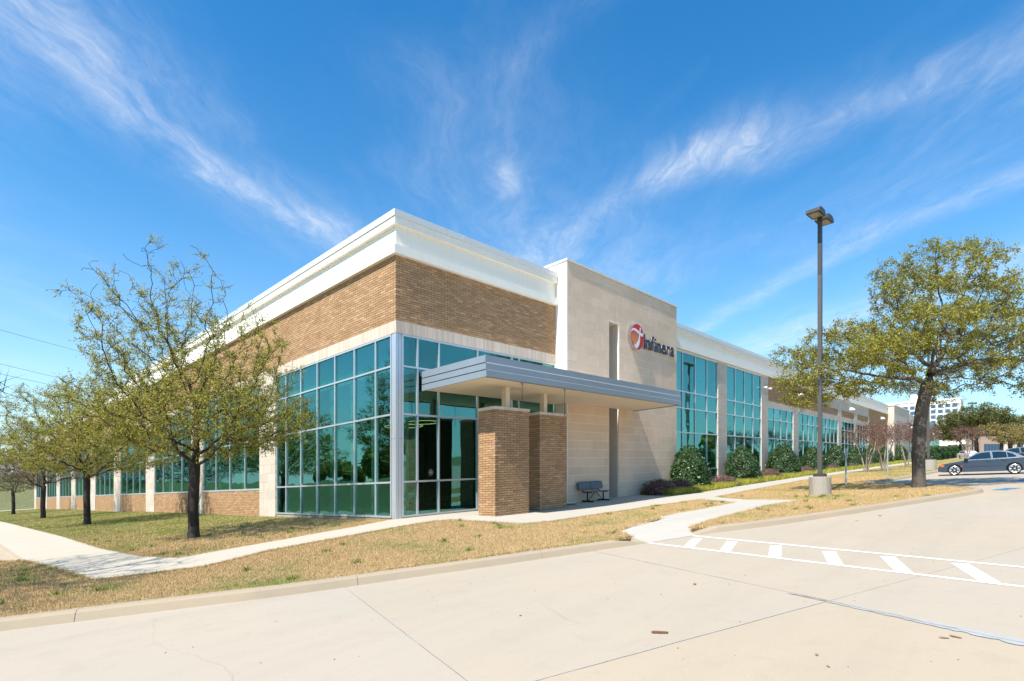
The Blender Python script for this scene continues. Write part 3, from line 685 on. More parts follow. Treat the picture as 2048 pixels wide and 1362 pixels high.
# left facade bays (window between piers), period about 10.6 m
LW = [(10.92, 18.81), (20.85, 28.85), (31.05, 39.0), (41.4, 49.4), (52.1, 60.4), (62.9, 71.4), (74.0, 82.8), (85.8, 94.6)]
RWt = [(19.2, 25.95), (27.5, 34.4)]
RW = [(36.0, 42.65), (44.3, 50.95), (52.55, 59.2), (60.85, 67.5), (69.1, 75.75)]
units = []
q = BL / 2
def corner_band(z0, z1, ux, uy):
    rr = max(1, round((z1 - z0) / BH)); H_ = (z1 - z0) / rr; out = []
    for r_ in range(rr):
        z = z0 + (r_ + .5) * H_
        for wall, lim in (('f', ux), ('l', uy)):
            header = (r_ % 2 == 0) == (wall == 'l'); s_ = 0 if not header else q
            while s_ < lim - .02:
                e = min(s_ + BL, lim); 
                if e - s_ > .05: out.append(((s_ + e) / 2, z, e - s_ - .013, H_ - .013, wall, random.uniform(-.003, .003), q - .01))
                s_ += BL
    return out
units += corner_band(ZS1, ZB1, 8.38, YE)
units += runs(36.0, 52.4, 6.55, 8.55, BL, BH, 'f', 0.0, seed=4)
for a, b in RW[2:]: units += runs(a, b, 6.60, 7.30, BL, BH, 'f', 0.0, seed=5)
units += runs(76.0, XE, 2.0, 8.55, BL, BH, 'f', 0.0, seed=6)
for i, (a, b) in enumerate(LW): units += runs(a, b, -.9, 1.10, BL, BH, 'l', 0.0, seed=8 + i)
lay(units, 'brick', 'brickwork', M['brick'], B, 290)
lay([(c, z, L_, H_, w_, p_, d_) for (c, z, L_, H_, w_, p_, d_) in
     [((i + .5) * .0795 + (0 if wl == 'f' else .08), (ZS0 + ZS1) / 2, .0715, ZS1 - ZS0 - .012, wl, random.uniform(-.002, .002) - .004, .08) for wl, n in (('f', 105), ('l', 1215)) for i in range(n)]],
    'soldier_brick', 'soldier_course', M['soldier'], B, 150)
mo = MB()       # backing (mortar face) behind the bricks, 9 mm recessed
mo.box(.009, .3, ZS1, .28, YE, ZB1); mo.box(.009, .009, ZS1, 8.38, .28, ZB1 - .001)
mo.box(36.0, .009, 6.55, 52.4, .28, 8.55); mo.box(76.0, .009, -.3, XE, .28, 8.55)
for a, b in RW[2:]: mo.box(a, .009, 6.60, b, .28, 7.30)
for a, b in LW: mo.box(.009, a, -1.5, .28, b, 1.10)
part_each(mo, 'mortar_bed', M['mortar'])
sm = MB(); sm.box(.006, .30, ZS0, .28, YE, ZS1); sm.box(.006, .006, ZS0, 8.38, .28, ZS1 - .001); part(sm, 'soldier_bed', M['soldmortar'])
# --- white frieze, ledge and cornice
fr = MB()
fr.box(.02, .02, ZB1, 18.6, 1.4, ZT - .3); fr.box(.02, 1.4, ZB1, 1.4, YE, ZT - .3); fr.box(18.7, .02, 8.44, 90.3, 1.2, 9.7)
part_each(fr, 'frieze', M['white'])
def seg_boxes(name, m, segs, f):
    for a, b in segs: part(f(MB(), a + .003, b - .003), name, m)
fseg = [(.0, 2.9), (2.9, 5.7), (5.7, 8.38)]; lseg = [(0, 4), (4, 8.5), (8.5, 13), (13, 20), (20, 30), (30, 45), (45, 60), (60, 78), (78, YE)]; rseg = [(18.72, 24), (24, 28.4), (28.4, 32.6), (32.6, 38), (38, 44), (44, 52), (52, 62), (62, 75), (75, 90.2)]
seg_boxes('ledge', M['white'], fseg, lambda m, a, b: m.box(a if a > .01 else -.15, -.15, ZB1 + .004, b, .019, ZL))
seg_boxes('ledge', M['white'], [(.02, 20), (20, 45), (45, YE)], lambda m, a, b: m.box(-.15, a, ZB1 + .004, .019, b, ZL))
seg_boxes('ledge', M['white'], rseg, lambda m, a, b: m.box(a, -.15, 8.50, b, .019, 8.98))
CO = .11
seg_boxes('cornice', M['white'], fseg, lambda m, a, b: m.box(a if a > .01 else -CO, -CO, 9.66, b, .02, 9.90))
seg_boxes('cornice', M['white'], [(.02, 20), (20, 45), (45, YE)], lambda m, a, b: m.box(-CO, a, 9.66, .02, b, 9.90))
seg_boxes('cornice', M['white'], rseg, lambda m, a, b: m.box(a, -CO, 9.50, b, .02, 9.74))
seg_boxes('coping', M['coping'], fseg, lambda m, a, b: m.box(a if a > .01 else -CO - .03, -CO - .03, 9.905, b, .5, ZT))
seg_boxes('coping', M['coping'], lseg, lambda m, a, b: m.box(-CO - .03, max(a, .5), 9.905, .5, b, ZT + (.0 if a else 0)))
seg_boxes('coping', M['coping'], rseg, lambda m, a, b: m.box(a, -CO - .03, 9.745, b, .5, 9.97))
for x in (2.9, 5.7): part(MB().box(x - .05, -CO - .034, 9.90, x + .05, .4, ZT + .004), 'coping_cover', M['coping'])
for x in (24, 28.4, 32.6, 38, 44): part(MB().box(x - .05, -CO - .034, 9.74, x + .05, .4, 9.974), 'coping_cover', M['coping'])
part(MB().box(.5, .5, 9.3, XE, YE, 9.4), 'roof', M['coping'])
# --- stone piers
pu = []
def pier(wl, a, b, z0, z1, proud=-.03):
    pu.extend(runs(a, b, z0, z1, max(.6, (b - a) / 2), .40, wl, proud, joint=.008, stagger=[0, -(b - a) / 4], depth=.2, seed=int(a * 7)))
lp = [(9.17, 10.92)] + [(LW[i][1], LW[i + 1][0]) for i in range(7)] + [(94.6, YE)]
pj = MB()
for a, b in lp: pier('l', a + .01, b - .01, -.9, ZS0 - .01); pj.box(-.024, a + .012, -1.5, .28, b - .012, ZS0 - .012)
pier('l', 9.17, 9.18, 0, .1) if False else None
rp = [(25.95, 27.5), (34.4, 36.0)]
for a, b in rp: pier('f', a + .01, b - .01, 0.0, 8.42); pj.box(a + .012, -.024, -.3, b - .012, .28, 8.42)
rp2 = [(42.65, 44.3), (50.95, 52.55), (59.2, 60.85), (67.5, 69.1), (75.75, 76.5)]
for a, b in rp2: pier('f', a + .01, b - .01, 0.0, 6.1); pj.box(a + .012, -.024, -.3, b - .012, .28, 6.1)
for a, b in RW[:2]: pier('f', a, b, 6.1, 6.54); pj.box(a, -.02, 6.1, b, .28, 6.54)
pu += runs(42.66, 44.29, 6.1, 6.54, .8, .4, 'f', -.03); pj.box(42.66, -.02, 6.1, 44.29, .28, 6.54)
pu += runs(52.5, 76.0, 7.32, 8.44, .8, .4, 'f', -.03, stagger=[0, -.4], depth=.2, seed=3); pj.box(52.5, -.02, 7.32, 76, .28, 8.44)
for a, b in RW[2:]: pu += runs(a, b, 6.1, 6.58, .8, .48, 'f', -.03, seed=3); pj.box(a, -.02, 6.1, b, .28, 6.58)
for a, b in rp2[1:]: pu += runs(a, b, 6.1, 7.32, .8, .4, 'f', -.03, seed=3); pj.box(a, -.02, 6.1, b, .28, 7.32)
lay(pu, 'pier_stone', 'pier_stonework', M['pier'], B, 120); part_each(pj, 'pier_joint', M['stonejoint'])
# --- entrance stone screen wall with a slot
TX0, TX1, TY, TZ = 8.40, 18.69, -.62, 10.52; SX0, SX1, SZ = 11.72, 12.59, 8.50
tu = []
CH = .3895; st = [0, -.27, -.54, -.13, -.40]
def tower_rows():
    out = []; n = 27; rr = random.Random(11)
    for r_ in range(n):
        z = (r_ + .5) * CH
        segs = [(TX0 + .08, TX1)] if z > SZ else [(TX0 + .08, SX0), (SX1, TX1)]
        for a, b in segs:
            s_ = a + st[(r_ * 3) % 5]
            while s_ < b - .02:
                e = s_ + rr.choice([.62, .81, .81, .98]); x0, x1 = max(a, s_), min(e, b); s_ = e
                if x1 - x0 < .06: continue
                out.append(((x0 + x1) / 2, z, x1 - x0 - .016, CH - .016, 'f', TY + rr.uniform(-.002, .002), .07))
    return out
lay(tower_rows(), 'stone_block', 'stonework', M['stone'], B, 300)
tj = MB(); tj.box(TX0 + .082, TY + .006, -.3, SX0 - .002, TY + .1, SZ); tj.box(SX1 + .002, TY + .006, -.3, TX1 - .002, TY + .1, SZ); tj.box(TX0 + .082, TY + .006, SZ, TX1 - .002, TY + .1, TZ - .01)
part(tj, 'stone_joint', M['stonejoint'])
tw = MB(); tw.box(TX0 + .02, TY + .1, -.3, SX0, .02 if False else .9, TZ - .012); tw.box(SX1, TY + .1, -.3, TX1 - .003, .9, TZ - .012); tw.box(SX0, .25, -.3, SX1, .9, TZ - .012); tw.box(SX0, TY + .1, SZ, SX1, .25, TZ - .012)
part_each(tw, 'screen_wall', M['pier'])
for a, b in ((-.3, 8.775), (8.785, TZ - .005)): part(MB().box(TX0, TY - .001, a, TX0 + .078, .02 if a < 5 else .9, b), 'side_panel', M['sidewhite'])
part(MB().box(TX0 + .08, -.10, 8.75, TX0 + .0805, -.05, 8.76), 'side_seam', M['seam']) if False else None
part(MB().box(TX0 - .04, TY - .05, TZ, TX1 + .04, 1.0, TZ + .10), 'coping', M['coping'])
part(MB().box(SX0, TY + .02, 0.0, SX0 + .001, .2, 8.4), 'x', M['stone']) if False else None
# --- windows
pane_me = unit_mesh(M['glass'])
def window(us, zs, wl, front=.0, mull=.06, depth=.13, skip=None, holes=()):
    """aluminium frame mesh with a pane in every opening"""
    mb = MB(); h = mull / 2
    def bx(u0, z0, u1, z1, d0, d1):
        if wl == 'f': mb.box(u0, d0, z0, u1, d1, z1)
        else: mb.box(d0, u0, z0, d1, u1, z1)
    for i, z in enumerate(zs):
        a, b = (z, z + mull) if i == 0 else ((z - mull, z) if i == len(zs) - 1 else (z - h, z + h)); bx(us[0], a, us[-1], b, front, front + depth)
    zz = [(zs[i] + (mull if i == 0 else h), zs[i + 1] - (mull if i == len(zs) - 2 else h)) for i in range(len(zs) - 1)]
    uu = [(us[i] + (mull if i == 0 else h), us[i + 1] - (mull if i == len(us) - 2 else h)) for i in range(len(us) - 1)]
    for i, u_ in enumerate(us):
        a, b = (u_, u_ + mull) if i == 0 else ((u_ - mull, u_) if i == len(us) - 1 else (u_ - h, u_ + h))
        for z0, z1 in zz: bx(a, z0, b, z1, front + .003, front + depth - .003)
    o = part(mb, 'window', M['alu']); base = world_loc(B)
    for u0, u1 in uu:
        for z0, z1 in zz:
            c = (u0 + u1) / 2; z = (z0 + z1) / 2; d = front + .06
            p = bpy.data.objects.new('pane', pane_me); C.objects.link(p); p.parent = o
            pos = (c, d, z) if wl == 'f' else (d, c, z); p.location = Vector(S(pos)) - Vector(base)
            ju, jz = random.gauss(0, .0016), random.gauss(0, .0016)
            if wl == 'f': p.scale = (u1 - u0 + .012, .010, z1 - z0 + .05); p.rotation_euler = (ju, -math.atan(GX), jz)
            else: p.scale = (.010, u1 - u0 + .012, z1 - z0 + .05); p.rotation_euler = (math.atan(GY), ju, jz)
    return o
window([.26, 1.22, 2.60, 4.00, 5.39, 6.80, 8.20, 9.16], [.02, 1.20, 3.46, 5.06, ZS0 - .005], 'l')
window([.26, .90, 1.83, 3.70, 5.60, 6.03, 8.37], [.02, 1.20, 3.46, 5.06, ZS0 - .005], 'f')
for a, b in LW: window([a, a + .235 * (b - a), a + .49 * (b - a), a + .745 * (b - a), b], [1.12, 3.46, 5.06, ZS0 - .005], 'l')
for a, b in RWt: s_ = (b - a) / 4; window([a, a + s_ * .92, a + s_ * 1.97, a + s_ * 3.0, b], [.02, 1.24, 3.50, 4.99, 6.0, 8.43], 'f', mull=.07)
for a, b in RW: s_ = (b - a) / 4; window([a, a + s_, a + 2 * s_, a + 3 * s_, b], [.3, 1.3, 3.50, 5.06, 6.09], 'f', mull=.07)
cp = MB(); 
for z0_, z1_ in ((-.03, 2.64), (2.652, ZS0 - .01)): cp.box(.005, .005, z0_, .10, .10, z1_); cp.box(.112, .010, z0_, .205, .10, z1_); cp.box(.010, .112, z0_, .10, .205, z1_); cp.box(.216, .022, z0_, .25, .12, z1_); cp.box(.022, .216, z0_, .12, .25, z1_)
cp.box(.03, .03, -.03, .21, .21, ZS0 - .011)
part(cp, 'corner_post', M['alu'])
part(MB().box(.03, .26, -.6, .25, 9.2, .015).box(.26, .03, -.3, 8.38, .2, .015), 'plinth', M['concbase'])
for a, b in LW: part(MB().box(-.02, a + .01, 1.095, .15, b - .01, 1.118), 'sill', M['alu'])
# --- interior seen through the glass
it = MB(); it.box(.3, .3, -.05, 88, 95, 0.0); part(it, 'interior_floor', M['carpet'])
it = MB(); it.box(.45, .45, 6.15, 88, 95, 6.25); part(it, 'interior_ceiling', M['intlight'])
it = MB(); it.box(8.2, 9.3, 0, 8.3, 95, 6.14); it.box(9.5, 6.0, 0, 88, 6.1, 8.4); it.box(90, .3, 0, 90.1, 95, 8); it.box(.3, YE - .4, 0, 88, YE - .3, 8)
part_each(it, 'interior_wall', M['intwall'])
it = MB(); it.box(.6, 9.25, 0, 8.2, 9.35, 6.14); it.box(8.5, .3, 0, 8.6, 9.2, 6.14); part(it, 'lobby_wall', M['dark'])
it = MB(); it.box(.42, .42, 0, .82, .82, 6.14); 
for a, b in lp[1:]: it.box(.35, a + .1, 0, .6, b - .1, 6.1)
part_each(it, 'interior_column', M['intlight'])
for i, (a, b) in enumerate(LW[:5]):
    for k in range(3):
        c = a + (b - a) * random.uniform(.1, .9); part(MB().box(.42, c, 0.1, .47, c + random.uniform(.3, .9), 6.1), 'blind', M['blind'])
for c in (1.9, 3.3, 4.9, 6.2, 7.6): part(MB().box(.50, c, .1, .53, c + random.uniform(.25, .5), 5.0), 'blind', M['blind'])
part(MB().box(.48, .9, 5.05, .52, 9.1, 6.12), 'blind', M['blind'])
for a, b in RWt: part(MB().box(a + .1, .5, 3.6, b - .1, .54, 8.4), 'blind', M['blind'])
for a, b in RW: part(MB().box(a + .1, .5, .4, b - .1, .54, 6.08), 'blind', M['blind'])
# window sticker on the lobby glass
# --- far stone screen and far wing of the same front
f2 = MB(); f2.box(90.2, -.9, -.5, 105.6, 1.5, 9.75); part(f2, 'far_screen_wall', M['pier'])
part(MB().box(90.1, -1.0, 9.75, 105.7, 1.6, 9.9), 'coping', M['coping'])
fu = []
fw = MB(); fw.box(105.6, .0, 8.2, 165, 1.2, 9.6); part(fw, 'frieze', M['white']); part(MB().box(105.6, -.1, 9.6, 165, .5, 9.8), 'coping', M['coping']); part(MB().box(105.6, -.05, 8.1, 165, .0, 8.5), 'ledge', M['white'])
part(MB().box(105.6, .01, 5.6, 119, .6, 8.2).box(134, .01, 5.6, 152, .6, 8.2).box(105.6, .01, -.5, 113, .6, 5.6), 'mortar_bed', M['brick'])
part(MB().box(119, -.02, -.5, 134, .5, 8.2), 'far_screen_wall', M['pier'])
window([106.5, 108.6, 110.7, 112.8, 115, 118.6], [1.0, 3.5, 5.5], 'f', mull=.12); window([134.2, 138, 142, 146, 151.8], [1.0, 3.5, 5.5], 'f', mull=.12); window([152.2, 155, 158, 161, 164.8], [1, 3, 5, 8.0], 'f', mull=.14)
part(MB().box(164.9, -5, -.5, 168, 2, 9.6), 'end_pillar', M['sidewhite'])
part(MB().box(160, -7, 4.2, 172, -2, 4.7), 'end_canopy', M['white'])
part(MB().box(168.0, -5.02, 7.2, 168.4, -3.0, 9.0), 'end_sign', M['leadsign'])

# ------------------------------------------------------------------ canopy on its brick pillars
CX0, CX1, CY, CZ0, CZ1 = 1.05, 13.92, -3.16, 4.29, 4.95
cn = empty('entrance_canopy', S((1.05, -.05, 4.6)), 'flat grey metal canopy with stepped fascia over the entrance', 'canopy')
lev = [(CZ0, 4.488, .036), (4.518, 4.703, .018), (4.733, CZ1, .0)]
for z_ in (4.503, 4.718): MB().box(CX0 + .055, CY - .010, z_ - .0145, CX1 - .002, CY + .02, z_ + .0145).build('seam_highlight', M['coping'], cn)  # pale strips added to stand in for sun caught along the front fascia seams
for i, (a, b, o_) in enumerate(lev):
    for x0, x1 in ((CX0 + .0, 4.6), (4.6, 8.15), (8.15, 11.2), (11.2, CX1)):
        MB().box(x0 + .0015, CY - o_, a, x1 - .0015 + (o_ if x1 == CX1 else 0), CY + .05, b).build('fascia_panel', M['fascia'], cn)
    MB().box(CX0, CY + .052, a, CX0 + .05, -.02, b).build('fascia_panel', M['fascia'], cn)
    MB().box(CX1 - .05, CY + .052, a, CX1 + o_, TY - .02 if False else -.66, b).build('fascia_panel', M['fascia'], cn)
MB().box(CX0 + .02, CY + .054, CZ0 + .05, CX0 + .049, -.022, CZ1 - .02).build('backing', M['seam'], cn); MB().box(CX0 + .03, CY + .004, CZ0 + .05, CX1 - .06, CY + .045, CZ1 - .02).build('backing', M['fascia'], cn)
MB().box(CX0 + .052, CY + .054, CZ0 + .03, 8.39, -.02, CZ0 + .06).box(8.39, CY + .054, CZ0 + .03, CX1 - .052, TY - .01, CZ0 + .06).build('soffit', M['soffit'], cn)
MB().box(CX0 + .052, CY + .054, 4.80, 8.39, -.02, 4.83).box(8.39, CY + .054, 4.80, CX1 - .052, TY - .01, 4.83).build('roof_deck', M['coping'], cn)
MB().box(CX0 + .06, CY + .055, CZ0 + .004, CX1 - .06, CY + .10, CZ0 + .028).build('drip_edge', M['seam'], cn)
def slabz(x, y): return float(T(x, y)) + .015
def pillar(x0, x1, y0, y1, ztop, lab):
    zb = slabz((x0 + x1) / 2, y0) - .02
    p = empty('brick_pillar', S(((x0 + x1) / 2, (y0 + y1) / 2, zb)), lab, 'pillar', 'brick pillars under the canopy')
    u_ = []; n = 46; H_ = (ztop - .11 - zb) / n
    for r_ in range(n):
        z = zb + (r_ + .5) * H_
        for wl, lo, hi, pos in (('f', x0, x1, y0), ('l', y0, y1, x0)):
            header = (r_ % 2 == 0) == (wl == 'l'); s_ = lo if not header else lo + q
            while s_ < hi - .02:
                e = min(s_ + BL, hi)
                if e - s_ > .04: u_.append(((s_ + e) / 2, z, e - s_ - .013, H_ - .013, wl, pos + random.uniform(-.003, .003), q - .01))
                s_ += BL
    lay(u_, 'brick', 'brickwork', M['brick'], p, 300)
    MB().box(x0 + .009, y0 + .009, zb, x1, y1, ztop - .11).build('mortar_core', M['mortar'], p)
    cu = []
    nx = round((x1 - x0 + .05) / .105); 
    for i in range(nx): cu.append((x0 - .025 + (i + .5) * (x1 - x0 + .05) / nx, ztop - .055, (x1 - x0 + .05) / nx - .008, .10, 'f', y0 - .025, .25))
    ny = round((y1 - y0 - .23) / .105)
    for i in range(ny): cu.append((y0 + .235 + (i + .5) * (y1 - y0 - .23) / ny, ztop - .055, (y1 - y0 - .23) / ny - .008, .10, 'l', x0 - .025, .25))
    lay(cu, 'cap_brick', 'cap', M['soldier'], p, 100)
    MB().box(x0 - .01, y0 - .01, ztop - .108, x1 + .02, y1, ztop - .012).build('cap_bed', M['soldmortar'], p)
    cx = x0 + .58 * (x1 - x0) if x0 < 4 else x0 + .46 * (x1 - x0); cy = (y0 + y1) / 2 + .05
    MB().box(cx - .10, cy - .10, ztop - .012, cx + .10, cy + .10, CZ0 + .03).box(cx - .16, cy - .16, CZ0 + .018, cx + .16, cy + .16, CZ0 + .029).build('steel_post', M['soffit'], p)
    return p
pillar(2.20, 3.88, -2.42, -1.62, 3.57, 'tan brick pillar left of its twin, its left face in full sun')
pillar(4.80, 6.42, -2.14, -1.34, 3.57, 'tan brick pillar nearer the bench, half hidden by its sunlit twin')
def chain(x, y, z1, z0, lab):
    c = empty('rain_chain', S((x, y, z1)), lab, 'chain', 'rain chains under the canopy edge')
    MB().box(x - .03, y - .03, z1 - .05, x + .03, y + .03, z1).build('bracket', M['steel'], c)
    mb = MB(); n = int((z1 - z0) / .055)
    for i in range(n):
        zc = z1 - .06 - i * .055; t_ = np.linspace(0, 2 * math.pi, 9)
        pts = [(x + (math.cos(a) * .016 if i % 2 else 0), y + (0 if i % 2 else math.cos(a) * .016), zc + math.sin(a) * .034) for a in t_]; mb.tube(pts, .006, 4, False)
    o = mb.build('links', M['chain'], c); o['kind'] = 'stuff'
chain(2.92, -2.97, 4.30, 3.50, 'short dark rain chain hanging above the sunlit left pillar')
chain(5.20, -2.97, 4.30, 3.35, 'dark rain chain hanging in front of the pillar beside the bench')

# ------------------------------------------------------------------ wall sign
sg = empty('company_sign', S((14.05, TY - .02, 8.07)), 'raised Infinera sign with round red and orange emblem on the stone wall', 'sign')
def disc(r, y0, y1, n=48): return [(r * math.cos(2 * math.pi * i / n), r * math.sin(2 * math.pi * i / n)) for i in range(n)]
ER = .665; ex, ez = 14.05, 8.07
def emb(poly, y0, y1, name, m, parent):
    mb = MB().prism([(ex + a, ez + b) for a, b in poly], y0, y1, 'y'); o = mb.build(name, m, parent)
    bm = bmesh.new(); bm.from_mesh(o.data); bmesh.ops.recalc_face_normals(bm, faces=bm.faces); bm.to_mesh(o.data); bm.free(); return o
eb = emb(disc(ER, 0, 1), TY - .17, TY - .02, 'emblem', M['chrome'], sg)
emb(disc(ER - .02, 0, 1), TY - .175, TY - .1705, 'red_face', M['red'], eb)
sc_ = lambda L_: [(a * (ER - .025), b * (ER - .025)) for a, b in L_]
emb(sc_([(-.80, .36), (-.54, .42), (-.26, .39), (.07, .29), (.24, .18), (.12, -.27), (-.1, -.51), (-.37, -.67), (-.60, -.67), (-.83, -.38), (-.95, -.05), (-.92, .25)]), TY - .179, TY - .1755, 'orange_face', M['orange'], eb)
emb(sc_([(-.93, .28), (-.86, .45), (-.72, .57), (-.48, .63), (-.15, .58), (.17, .48), (.5, .39), (.78, .40), (.86, .3), (.78, .16), (.56, .12), (.34, .17), (.07, .3), (-.26, .4), (-.54, .44), (-.81, .38)]), TY - .186, TY - .1795, 'white_swoosh', M['logowhite'], eb)
emb(sc_([(.34, .80), (.47, .78), (.43, .44), (.33, .47)]), TY - .186, TY - .1795, 'white_swoosh', M['logowhite'], eb)
emb(sc_([(.24, .19), (.37, .15), (.35, -.27), (.24, -.59), (.02, -.86), (-.16, -.95), (-.40, -.88), (-.58, -.70), (-.37, -.67), (-.1, -.51), (.12, -.27), (.22, -.03)]), TY - .1865, TY - .1795, 'white_swoosh', M['logowhite'], eb)
def letters(text, x0, x1, z0, zcap, y):
    cu = bpy.data.curves.new('font', 'FONT'); cu.body = text; cu.extrude = 0; cu.size = 1
    adv = []; objs = []
    for i, ch in enumerate(text):
        c1 = bpy.data.curves.new('font', 'FONT'); c1.body = ch; c1.size = 1; c1.extrude = .5; c1.offset = .004; c1.resolution_u = 4
        ob = bpy.data.objects.new('tmp', c1); C.objects.link(ob); objs.append(ob)
    bpy.context.view_layer.update(); dg = bpy.context.evaluated_depsgraph_get(); mes = []
    for ob in objs: mes.append(bpy.data.meshes.new_from_object(ob.evaluated_get(dg)))
    x = 0; pos = []; gap = .085
    for me in mes:
        co = np.array([v.co[:] for v in me.vertices]); lo, hi = co[:, 0].min(), co[:, 0].max(); pos.append((x - lo)); x += hi - lo + gap
    total = x - gap; capH = np.array([v.co[:] for v in mes[0].vertices])[:, 1].max(); sx = (x1 - x0) / total; sz = (zcap - z0) / capH
    for me, p, ob in zip(mes, pos, objs):
        co = np.array([v.co[:] for v in me.vertices]); X = x0 + (co[:, 0] + p) * sx; Z = z0 + co[:, 1] * sz; Y = y - .04 - co[:, 2] * .07
        v = SA(np.c_[X, Y, Z]) - world_loc(sg)
        me.vertices.foreach_set('co', v.astype(np.float32).ravel()); me.materials.clear(); me.materials.append(M['letter']); me.materials.append(M['letterside'])
        me.update(); bm = bmesh.new(); bm.from_mesh(me); bmesh.ops.remove_doubles(bm, verts=bm.verts, dist=1e-4); bmesh.ops.recalc_face_normals(bm, faces=bm.faces)
        for f in bm.faces: f.material_index = 0 if abs(f.normal.y) > .7 else 1
        bm.to_mesh(me); bm.free(); link('letter', me, sg); bpy.data.objects.remove(ob)
letters('Infinera', 14.84, 18.22, 7.63, 8.38, TY - .02)

# ------------------------------------------------------------------ wall lights and cameras
def walllight(x, z, y, lab):
    w_ = empty('wall_light', S((x, y, z)), lab, 'wall light', 'white dome wall lights on the front wall')
    prof = []; mb = MB(); n = 10
    vs = []; rows = 6
    for i in range(rows + 1):
        a = math.pi / 2 * i / rows
        for k in range(n + 1):
            b = math.pi * k / n; vs.append((x - math.cos(b) * .52 * math.cos(a), y - .02 - math.sin(b) * .50 * math.cos(a), z - .16 + .34 * math.sin(a)))
    fs = [(i * (n + 1) + k, i * (n + 1) + k + 1, (i + 1) * (n + 1) + k + 1, (i + 1) * (n + 1) + k) for i in range(rows) for k in range(n)]
    mb._add(vs, fs); mb._add([vs[k] for k in range(n + 1)], [tuple(range(n + 1))]); mb.build('housing', M['lightwhite'], w_)
    MB().box(x - .5, y - .02, z - .2, x + .5, y + .0, z + .2).build('back_plate', M['lightwhite'], w_)
walllight(44.17, 7.72, -.003, 'white dome wall light above the pier left of the lamp pole')
walllight(65.1, 7.72, -.035, 'white dome wall light on stone, right of the lamp pole')
walllight(85.1, 7.65, -.003, 'white dome wall light on brick just before the far stone screen')
walllight(115.8, 7.5, .0, 'small white dome wall light just beyond the far stone screen')
walllight(150.5, 7.3, .0, 'farthest white dome wall light, right of the oak trunk')
for x, lab in ((34.83, 'white dome camera on the pier beside the tall window'), (35.9, 'white dome camera at the pier edge beside the brick panel')):
    c = empty('security_camera', S((x, -.03, 7.48)), lab, 'camera', 'white dome cameras on the stone pier')
    MB().box(x - .06, -.07, 7.46, x + .06, -.033, 7.60).box(x - .03, -.22, 7.54, x + .03, -.07, 7.58).build('bracket', M['lightwhite'], c)
    mb = MB().lathe([(.02, 7.40), (.09, 7.44), (.11, 7.50), (.10, 7.56), (.04, 7.58)], 12, (x, -.24)); mb.build('dome', M['lightwhite'], c, smooth=True)
# pendant rings and furniture in the lobby
for i, (x, y, z, r_, lab) in enumerate([(2.6, 3.2, 3.45, .75, 'glowing ring pendant inside the glass lobby, the lower one'), (4.1, 4.0, 3.75, .75, 'glowing ring pendant inside the glass lobby, the higher one')]):
    e = empty('pendant_light', S((x, y, z)), lab, 'pendant light', 'ring pendants in the lobby')
    MB().tube([(x + r_ * math.cos(a), y + r_ * math.sin(a), z) for a in np.linspace(0, 2 * math.pi, 40)], .018, 6, False).build('ring', M['ring'], e)
    MB().tube([(x, y, z + .6), (x, y, 6.14)], .008, 5).tube([(x - r_, y, z), (x, y, z + .6), (x + r_, y, z)], .005, 4).build('cord', M['chrome'], e)
for x, y, lab in ((3.3, 1.5, 'chrome framed low table behind the lobby glass'),):
    e = empty('lobby_table', S((x, y, 0)), lab, 'table')
    for dy in (-.3, .3): MB().tube([(x - .45, y + dy, .02), (x - .45, y + dy, .5), (x + .45, y + dy, .5), (x + .45, y + dy, .02), (x - .45, y + dy, .02)], .022, 6).build('leg_frame', M['chrome'], e)
    MB().box(x - .5, y - .36, .525, x + .5, y + .36, .55).build('table_top', M['dark'], e)
e = empty('lobby_chair', S((1.5, 1.5, 0)), 'pale shell chair on a chrome stand behind the lobby glass', 'chair')
MB().lathe([(.16, .44), (.34, .50), (.40, .62), (.38, .78), (.36, .78), (.37, .63), (.31, .54), (.10, .50)], 20, (1.5, 1.5)).build('shell', M['intlight'], e, smooth=True)
MB().tube([(1.5, 1.5, .04), (1.5, 1.5, .46)], .03, 8).lathe([(.24, 0.01), (.24, .025), (.03, .05)], 16, (1.5, 1.5)).build('stand', M['chrome'], e)
e = empty('door_sticker', S((1.50, .052, 1.49)), 'round pale sticker on the lobby glass', 'sticker'); 
o = MB().prism([(1.50 + .10 * math.cos(a), 1.49 + .12 * math.sin(a)) for a in np.linspace(0, 2 * math.pi, 20)[:-1]], .048, .0535, 'y').build('disc', M['poleb'], e)
MB().box(1.44, .046, 1.47, 1.56, .0475, 1.50).box(1.46, .046, 1.53, 1.54, .0475, 1.55).build('print', M['steel'], e)
o = MB().box(7.0, -1.35, slabz(7.4, -1.1) + .002, 8.1, -.75, slabz(7.4, -1.1) + .02).build('drain_grate', M['black'], None, origin=(7.5, -1.05, 0)); tag(o, 'black metal drain grate in the slab beside the second pillar', 'grate')

# ------------------------------------------------------------------ bench
bz = slabz(10, -1.0)
bn = empty('bench', S((9.95, -1.05, bz)), 'slate blue metal bench with black legs against the stone wall', 'bench')
bn.rotation_euler = (0, -math.atan(GX), 0)
def rrect(x0, x1, y0, y1, r_):
    P_ = []
    for cx, cy, a0 in ((x1 - r_, y1 - r_, 0), (x0 + r_, y1 - r_, 90), (x0 + r_, y0 + r_, 180), (x1 - r_, y0 + r_, 270)):
        for k in range(5): a = R(a0 + 22.5 * k); P_.append((cx + r_ * math.cos(a), cy + r_ * math.sin(a)))
    return P_
def loc(mb, name, m, parent, **kw): return mb.build(name, m, parent, graded=False, **kw)
loc(MB().prism(rrect(-.92, .92, -.24, .16, .07), .435, .465), 'seat', M['benchblue'], bn)
mb = MB().prism(rrect(-.92, .92, .0, .33, .09), -.018, .018, 'y'); bk = loc(mb, 'backrest', M['benchblue'], bn); bk.location = (0, .24, .55); bk.rotation_euler = (R(-12), 0, 0)
